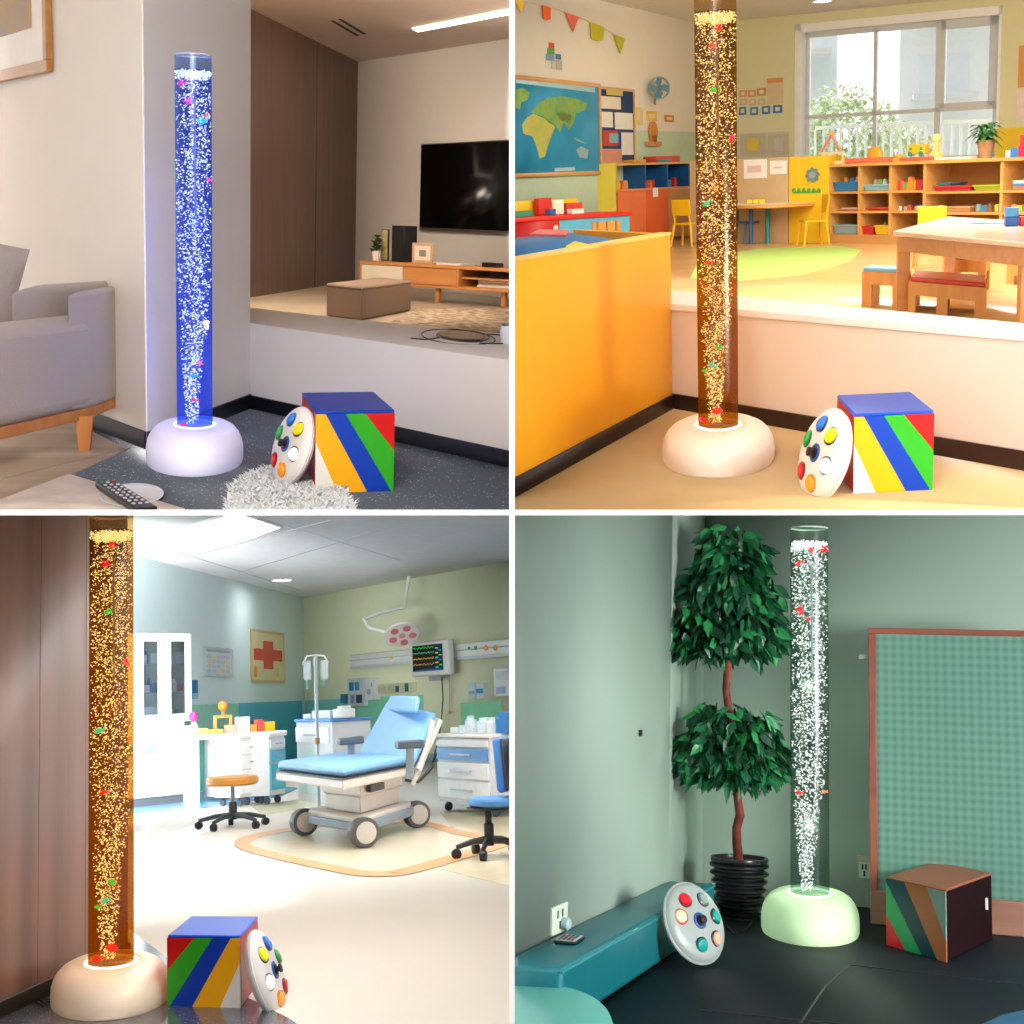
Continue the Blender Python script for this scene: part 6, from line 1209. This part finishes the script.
mb = MB(); mb.box(-.19, .19, -.045, -.031, -.16, .16, bm_); mb2 = obj('back_shell', mb, mat('#3c4048', .5), t, bevel=.03)
mb = MB(); mb.tube([(.05, 0, zs-.04), (.2, .03, zs-.02), (.2, .03, zs+.1)], .02, 8); obj('back_bracket', mb, mat('#202226', .5), t)
star_base(t, .21, 0, 5, mat('#26282c', .4), ph=.5)
# ================================================================ lower right: sensory room
CUR[0] = BR; r = BR
area(BR, (2.7, 3.2, 1.2), (-.2, 6.2, .8), 1.0, 225, (.96, 1, .93))
c0 = r.fl(702, 893); c1 = r.fl(1024, 921); dR = (c1-c0).normalized(); cR = c0+dR*((c1-c0).length*1.6)
b_bl, b_br, b_fr, b_fl = (512, 955), (668, 880), (715, 883), (562, 968)
GW = mat('#9aaba1', .7, var=.03, scale=1.5)
BH = .175
p1 = r.fl(668, 880, BH); p0 = r.fl(512, 955, BH); dL = (p1-p0).normalized(); cc = V((c0.x, c0.y, 0))
# left wall runs along the back of the bench to the corner
_, WL = wall('wall_left', p0-dL*2.5, V((p1.x, p1.y, 0))+dL*.0, 0, 3.4, GW, .004)
e0 = V((p1.x, p1.y, 0)); e0.z = 0
_ = wall('wall_corner', e0, cc, 0, 3.4, GW, .1)
_, WR = wall('wall_right', cc, V((cR.x, cR.y, 0)), 0, 3.4, GW, .1)
mb = MB(); mb.prism([r.fl(440, 1200), r.fl(1200, 1200), r.fl(1200, 985), V((cR.x, cR.y, 0)), cc, e0, V((p0.x, p0.y, 0))-dL*2.5], -.1, 0); struct('floor', mb, mat('#161c26', .6, var=.12, scale=3, bump=.15, spec=.2))
# mat seams
for pa, pb in (((825, 987), (850, 965)), ((850, 965), (1024, 985)), ((825, 987), (800, 1024)), ((700, 1010), (1000, 1040))):
    A, B = r.fl(*pa), r.fl(*pb); n_ = (B-A).normalized(); n_ = V((-n_.y, n_.x, 0))*.004; mb = MB(); mb.prism([A-n_, B-n_, B+n_, A+n_], 0, .002); struct('trim_1', mb, mat('#0c1016', .6))
# bench
f1 = r.fl(715, 883, BH); f0 = r.fl(562, 968, BH); 
l0 = f0+(p0-p1)*0+ (r.fl(512, 967, BH)-f0)
top = [f0, f1, p1-V((0, .015, 0)), p0-dL*0-V((0, .015, 0)), r.fl(500, 965, BH)]
C = (f0+f1)/2; C.z = 0
t = thing('foam_bench', 'long low teal vinyl bench along the left wall', 'bench', C); TEAL = mat('#0f6c78', .34, var=.06, scale=3, bump=.25)
pl = [V((p.x-C.x, p.y-C.y, 0)) for p in top]
mb = MB(); mb.prism(pl, .004, BH); obj('body', mb, TEAL, t, bevel=.016, seg=3)
mb = MB(); a_, b_ = pl[0]+V((0, -.004, 0)), pl[1]+V((0, -.004, 0)); mb.tube([(a_.x, a_.y, BH-.012), (b_.x, b_.y, BH-.012)], .004, 6); obj('seam', mb, mat('#1a8a92', .4), t)
# pouf at lower left, mat at lower right
P = r.fl(506, 1064, .0); rp_ = 95*P.y/F; z_ = .12
t = thing('round_pouf', 'pale teal round cushion at the bottom left corner', 'cushion', r.fl(508, 1082)); mb = MB(); mb.lathe([(rp_*.98, 0), (rp_, .02), (rp_, z_-.03), (rp_*.97, z_-.01), (rp_*.9, z_), (.001, z_+.004)], 64, sy=2.4); obj('pad', mb, mat('#5aa8a0', .45), t)
mb = MB(); mb.lathe([(rp_*1.003, z_*.5-.004), (rp_*1.006, z_*.5), (rp_*1.003, z_*.5+.004)], 64, sy=2.4, cap=False); obj('piping', mb, mat('#3f8880', .5), t)
zz_ = .1; m0 = [r.fl(x, y, zz_) for x, y in ((972, 1026), (1000, 1013), (1060, 1000), (1100, 1040), (980, 1060))]
mb = MB(); mb.prism(m0, 0, zz_); single('blue_mat', mb, mat('#0f4468', .45), 'dark blue padded mat at the bottom right corner', 'mat', bevel=.015)
bubble_tube(BR, r.fl(810, 931), 529, 541, 36.5, 91, 36, (.74, .84, .78), '#a8d8c0', .03, .01, (1, .92, .95), 2.0, mat('#cfe8bc', .6, emit=.38, ecol='#c8ecb4'), emis('#f4fff0', 1.6),
            'white-lit bubble tube lamp on a glowing pale green dome in the sensory room',
            [(811, 549, 'jelly', 'red', 4.2, 'red toy jellyfish near the top middle of the sensory room tube'), (824, 549, 'star', 'red', 4.8, 'red toy starfish at the top right of the sensory room tube'),
             (798, 564, 'fish', 'red', 4.2, 'red toy fish at the upper left of the sensory room tube'), (800, 610, 'jelly', 'red', 4.2, 'red toy jellyfish in the upper third of the sensory room tube'),
             (808, 619, 'fish', 'red', 3, 'small red toy fish beside the lower jellyfish in the sensory room tube'), (799, 793, 'fish', 'red', 3.6, 'red toy fish low at the left of the sensory room tube'), (824, 792, 'fish', 'orange', 2.6, 'small orange toy fish low at the right of the sensory room tube'),
             (806, 552, 'fish', 'teal', 2.6, 'small teal toy fish at the top of the sensory room tube')], nb=3000, bsz=.0032, lampc=(1, 1, .86), lampw=8, gl2=mat('#d8f0d8', .2, alpha=.7), sy=1.8)
# cube seen on its corner
A = r.fl(887.5, 945.5); B = r.fl(947.5, 963); h = r.ht(B, 889); D = r.fl(939, 867, h)-(r.fl(993, 940)*0); 
Cq = r.fl(993, 940); 
C0 = (A+Cq)/2; C0.z = 0; q = Q(A-C0, B-C0, A+(Cq-B)-C0)
t = thing('foam_cube', 'striped foam cube seen on its corner, with brown top and dark maroon side', 'play cube', C0)
mb = MB(); q.box(mb, 0, 1, 0, 1, .001, h*.97); mb.bm.faces.ensure_lookup_table()
for f, i in zip(mb.bm.faces, (1, 1, 0, 1, 1, 1)): f.material_index = i
obj('cover', mb, [mat('#7f9890', .35), mat('#1c060c', .9, spec=.1)], t, bevel=.008)
mb = MB(); q.box(mb, -.003, 1.003, -.002, 1.002, h*.955, h); obj('lid_panel', mb, mat('#9a5238', .45), t, bevel=.008)
n_ = q.U.cross(V((0, 0, 1))).normalized()
for cn, hx, pl in (('red', '#d81828', [(0, .45), (0, 0), (.33, 0)]), ('green', '#20a060', [(0, .45), (.33, 0), (.6, 0), (0, .95)]), ('dark teal', '#083c4e', [(0, .95), (.6, 0), (.85, 0), (.32, 1), (0, 1)]), ('orange', '#b4683c', [(.32, 1), (.85, 0), (1, 0), (1, .3), (.7, 1)]), ('grey green', '#829c94', [(.7, 1), (1, .3), (1, 1)])):
    mb = MB(); mb.extrude([q.p(u, 0, .002+v*h*.955)+n_*.0005 for u, v in pl], n_*.004); obj('stripe_panel', mb, mat(hx, .35, spec=.25), t)['label'] = cn+' stripe panel on the striped face'
mb = MB(); c_ = q.p(1, .85, h*.6); mb.box(c_.x-.004, c_.x+.006, c_.y-.02, c_.y+.02, h*.5, h*.66); obj('zip_pull', mb, mat('#d8dcdc', .3), t)
DB = [(118, .6, 'red', '#e01828', .25, '#501018'), (165, .6, 'cream', '#e0c4a8', .2, '#d84020'), (55, .6, 'grey', '#8a9a98', .1, '#303838'), (5, .62, 'teal', '#109890', .2, '#103838'), (-48, .62, 'tan', '#d0a890', .2, '#302820'), (-105, .58, 'dark teal', '#0f8f8c', .2, '#103838')]
control_disc(BR, r.at(694, 923, r.fl(700, 956).y-.16), (.70, -.56, .40), 0, .145, 'white controller disc leaning against the teal bench', DB, shellc='#a4acaa')

# framed textured panel leaning on the right wall
pa = r.fl(871, 923); pb = r.fl(1060, 939); Wp = Wall(r, pa, pb); ztp = Wp.uz(874, 628)[1]; zbp = Wp.uz(880, 890)[1]
t = thing('framed_board', 'large green textured panel in a reddish wood frame against the right wall', 'panel', m=Wp.m); L_ = Wp.L
m_ = bpy.data.materials.new('woven_glass'); m_.use_nodes = True; N = m_.node_tree.nodes; Lk = m_.node_tree.links; b_ = N['Principled BSDF']; tc_ = N.new('ShaderNodeTexCoord'); ck = N.new('ShaderNodeTexWave'); ck2 = N.new('ShaderNodeTexWave')
for w_, ax in ((ck, 'X'), (ck2, 'Z')): w_.bands_direction = ax; w_.inputs['Scale'].default_value = 9; Lk.new(tc_.outputs['Object'], w_.inputs['Vector'])
mm_ = N.new('ShaderNodeMath'); mm_.operation = 'ADD'; Lk.new(ck.outputs['Fac'], mm_.inputs[0]); Lk.new(ck2.outputs['Fac'], mm_.inputs[1]); rr_ = N.new('ShaderNodeValToRGB'); rr_.color_ramp.elements[0].color = lin('#557c72'); rr_.color_ramp.elements[1].color = lin('#6f978c'); md = N.new('ShaderNodeMath'); md.operation = 'MULTIPLY'; md.inputs[1].default_value = .5
Lk.new(mm_.outputs[0], md.inputs[0]); Lk.new(md.outputs[0], rr_.inputs[0]); Lk.new(rr_.outputs[0], b_.inputs['Base Color']); b_.inputs['Roughness'].default_value = .1; b_.inputs['Specular IOR Level'].default_value = .9
mb = MB(); mb.box(.02, L_-.02, .0, .02, zbp, ztp-.02); obj('panel', mb, m_, t)
RW = wood('#7a3c30', '#96503e', 'x', 2)
mb = MB(); mb.box(0, L_, -.02, .03, ztp-.025, ztp); mb.box(0, .03, -.02, .03, 0, ztp-.025); obj('frame', mb, RW, t, bevel=.003)
mb = MB(); mb.box(.0, L_, -.03, .04, 0, zbp); obj('bottom_rail', mb, wood('#8a5f50', '#a67868', 'x', 2), t, bevel=.004)
u, z = Wp.uz(866, 656); mb = MB(); mb.box(u-.03, .0, -.0, .02, z-.012, z+.008); obj('bracket', mb, mat('#8a9084', .4, metal=.5), t)
# sockets, marks
def sock(W, px0, py0, px1, py1, label):
    t, w_, h_ = wall_thing(W, 'wall_socket', label, 'socket', px0, py0, px1, py1, .012); mb = MB(); mb.box(0, w_, 0, .012, 0, h_); obj('plate', mb, mat('#d4dccc', .4), t, bevel=.003)
    for x, z in ((.3, .7), (.6, .7), (.45, .3)): mb = MB(); mb.box(w_*x, w_*x+.008, -.002, .002, h_*z-.012, h_*z+.012); obj('slot', mb, mat('#2a3430', .5), t)
    return t, w_, h_
sock(WR, 858, 862, 870, 878.5, 'white double wall socket beside the framed panel')
t, w_, h_ = wall_thing(WR, 'cable_clip', 'small beige trunking piece above the wall socket', 'trunking', 857, 856, 871, 861, .02); mb = MB(); mb.box(0, w_, 0, .02, 0, h_); obj('body', mb, mat('#bcb8a0', .5), t)
t, w_, h_ = sock(WL, 553, 905, 567.5, 933, 'pale blue wall socket with a plug above the bench')
mb = MB(); mb.lathe([(.02, 0), (.02, .02), (.014, .026), (.001, .026)], 20, m=Matrix.Translation((w_*.65, -.0, h_*.3)) @ Matrix.Rotation(math.pi/2, 4, 'X')); obj('plug', mb, mat('#a8c4c4', .4), t)
P = r.fl(569, 941.5, BH); t = thing('remote_control', 'small flat remote with rows of tiny buttons on the teal bench', 'remote control', P+V((0, 0, .002)), -.1)
mb = MB(); mb.box(-.036, .036, -.06, .06, 0, .008); obj('body', mb, mat('#16181a', .4), t, bevel=.003); mb = MB(); mb.box(-.031, .031, -.05, .055, .008, .0095); obj('face', mb, mat('#b8c0bc', .4), t)
for i in range(4):
    for j in range(5): mb = MB(); mb.box(-.026+i*.014, -.018+i*.014, -.042+j*.018, -.031+j*.018, .0095, .0115); obj('button', mb, mat(('#c04838', '#38704c', '#384c90', '#404448')[(i+j) % 4], .5), t)
# ---- ficus tree in a ribbed pot
P = r.fl(739, 917); pm = P.y/F; t = thing('ribbed_plant_pot', 'black ribbed round plant pot in the corner', 'plant pot', P); hp_ = r.ht(P, 857); Rt = 27*pm; Rb = 19.5*pm
prof = [(Rb*.9, 0)]; nR = 7
for k in range(nR):
    for j, (f, o_) in enumerate(((.12, 0), (.4, .075), (.7, .075), (.95, 0))):
        z = hp_*.93*(k+f)/nR; prof.append(((Rb+(Rt-Rb)*min(1, (k+f)/nR*1.25))*(.88+o_*2.2), z))
prof += [(Rt, hp_*.93), (Rt*1.02, hp_*.97), (Rt, hp_), (Rt*.9, hp_), (Rt*.88, hp_*.93)]
mb = MB(); mb.lathe(prof, 56); obj('shell', mb, mat('#1c1d24', .28), t); mb = MB(); mb.lathe([(Rt*.87, hp_*.9), (Rt*.87, hp_*.935), (.001, hp_*.945)], 40); obj('soil', mb, mat('#5c1c20', .8), t)
t = thing('ficus_tree', 'artificial ficus tree with a red-brown trunk and two dark green leaf crowns', 'tree', P+V((0, 0, hp_*.9)))
def tp(px, py, dy=0): q_ = r.at(px, py, P.y-.2*min(1, (862-py)/120)); return q_-P-V((0, 0, hp_*.9))
tr_ = [(739, 862), (737, 845), (736.5, 828), (740, 815), (738, 800), (735, 780), (733, 750), (731, 722), (728, 705), (726, 690), (728, 665), (729, 640), (727, 610), (728, 570)]
mb = MB(); mb.tube([tp(*p) for p in tr_], [.021, .02, .019, .02, .018, .018, .017, .017, .017, .016, .017, .017, .014, .008], 12); obj('trunk', mb, mat('#5c2018', .7, col2='#86352a', scale=14, bump=.5), t)
def crown(cx, cy, rx, ry, n, seed, core=.25):
    rnd = random.Random(seed); mb = MB(); c = tp(cx, cy); sx_, sz_ = rx*pm, ry*pm; br = MB()
    for i in range(n):
        a = rnd.random()*6.283; b = rnd.uniform(-1, 1); k = rnd.uniform(core, 1)**.6; x = sx_*k*math.cos(a)*math.sqrt(1-b*b*.7); y = sx_*.55*k*math.sin(a)*math.sqrt(1-b*b*.7); z = sz_*k*b
        if z < 0: z *= .85
        out_ = V((x, y, 0)); out_ = out_.normalized() if out_.length > 1e-4 else V((1, 0, 0))
        d = (out_*rnd.uniform(.1, .9)+V((rnd.uniform(-.5, .5), rnd.uniform(-.5, .5), rnd.uniform(-1.5, -.1)))).normalized(); L = rnd.uniform(.07, .10)
        s_ = d.cross(V((rnd.uniform(-1, 1), rnd.uniform(-1, 1), rnd.uniform(-.3, 1))).normalized()); s_ = s_.normalized() if s_.length > .05 else V((1, 0, 0)); nn_ = d.cross(s_)
        b0 = c+V((x, y, z)); w_ = L*.27; p = [b0, b0+d*L*.3-s_*w_*.85, b0+d*L*.6-s_*w_*.75, b0+d*L, b0+d*L*.6+s_*w_*.75, b0+d*L*.3+s_*w_*.85]; m1_, m2_ = b0+d*L*.3-nn_*L*.05, b0+d*L*.62-nn_*L*.05
        v = [mb.bm.verts.new(k_) for k_ in p]; a1, a2 = mb.bm.verts.new(m1_), mb.bm.verts.new(m2_); mb.mi = i % 3
        for f in ((v[0], a1, v[1]), (v[1], a1, a2, v[2]), (v[2], a2, v[3]), (v[0], v[5], a1), (v[5], v[4], a2, a1), (v[4], v[3], a2)): mb._f(list(f))
        if i % 40 == 0: br.tube([c+V((0, 0, -sz_*.2)), c+V((x*.5, y*.5, z*.4)), c+V((x*.95, y*.95, z*.95))], .004, 5)
    LM = [mat('#12452e', .45), mat('#1c6440', .4), mat('#2a8a4c', .4)]
    obj('leaf_crown', mb, LM, t, smooth=False); return obj('branches', br, mat('#3a2018', .7), t)
crown(733, 550, 30, 26, 200, 5); crown(728, 585, 44, 30, 320, 4); crown(697, 632, 42, 26, 290, 15); crown(735, 636, 46, 24, 280, 16); crown(760, 618, 22, 38, 190, 17)
crown(732, 733, 42, 30, 320, 6); crown(703, 752, 30, 22, 180, 18); crown(755, 752, 26, 34, 240, 19); crown(732, 765, 44, 18, 180, 20)
mb = MB(); mb.tube([r.fl(x, y, .006)-P for x, y in ((726, 925), (735, 934), (745, 930), (752, 922))], .003, 6); single('power_cord', mb, mat('#0c0e10', .5), 'thin dark cord lying on the floor in front of the plant pot', 'cord', loc=P)
single('wall_nail', MB().box(-.006, .012, -.01, .0, -.012, .012), mat('#1a1a1a', .5), 'tiny dark hook on the left wall of the sensory room', 'hook', m=WL.m @ T(WL.uz(639, 733)[0], 0, WL.uz(639, 733)[1]))
# ================================================================ trim everything to its own room at the partitions
bpy.context.view_layer.update()
def trim(o, room):
    if o.type != 'MESH' or o.data is None: return
    MW = o.matrix_world; planes = []
    sv = room.side; planes.append((V((sv*TH, 0, 0)), V((sv, 0, 0))))
    planes.append((SLAB_N*(TH*room.vert), SLAB_N*room.vert))
    need = [pl for pl in planes if any(((MW @ V(c))-pl[0]).dot(pl[1]) < 0 for c in o.bound_box)]
    if not need: return
    if o.data.users > 1: o.data = o.data.copy()
    bm = bmesh.new(); bm.from_mesh(o.data); bm.transform(MW)
    for co, no in need:
        g = bmesh.ops.bisect_plane(bm, geom=bm.verts[:]+bm.edges[:]+bm.faces[:], plane_co=co+no*.0005, plane_no=no, clear_inner=True)
        ed = [e for e in g['geom_cut'] if isinstance(e, bmesh.types.BMEdge)]
        if ed and len(ed) < 400: bmesh.ops.holes_fill(bm, edges=ed, sides=0)
    bm.transform(MW.inverted())
    if len(bm.verts) == 0: DEAD.append(o)
    else: bm.to_mesh(o.data)
    bm.free()
DEAD = []
for o, room in REG: trim(o, room)
for o in DEAD:
    for c in list(o.children):
        if c not in DEAD: c.parent = None
    bpy.data.objects.remove(o)
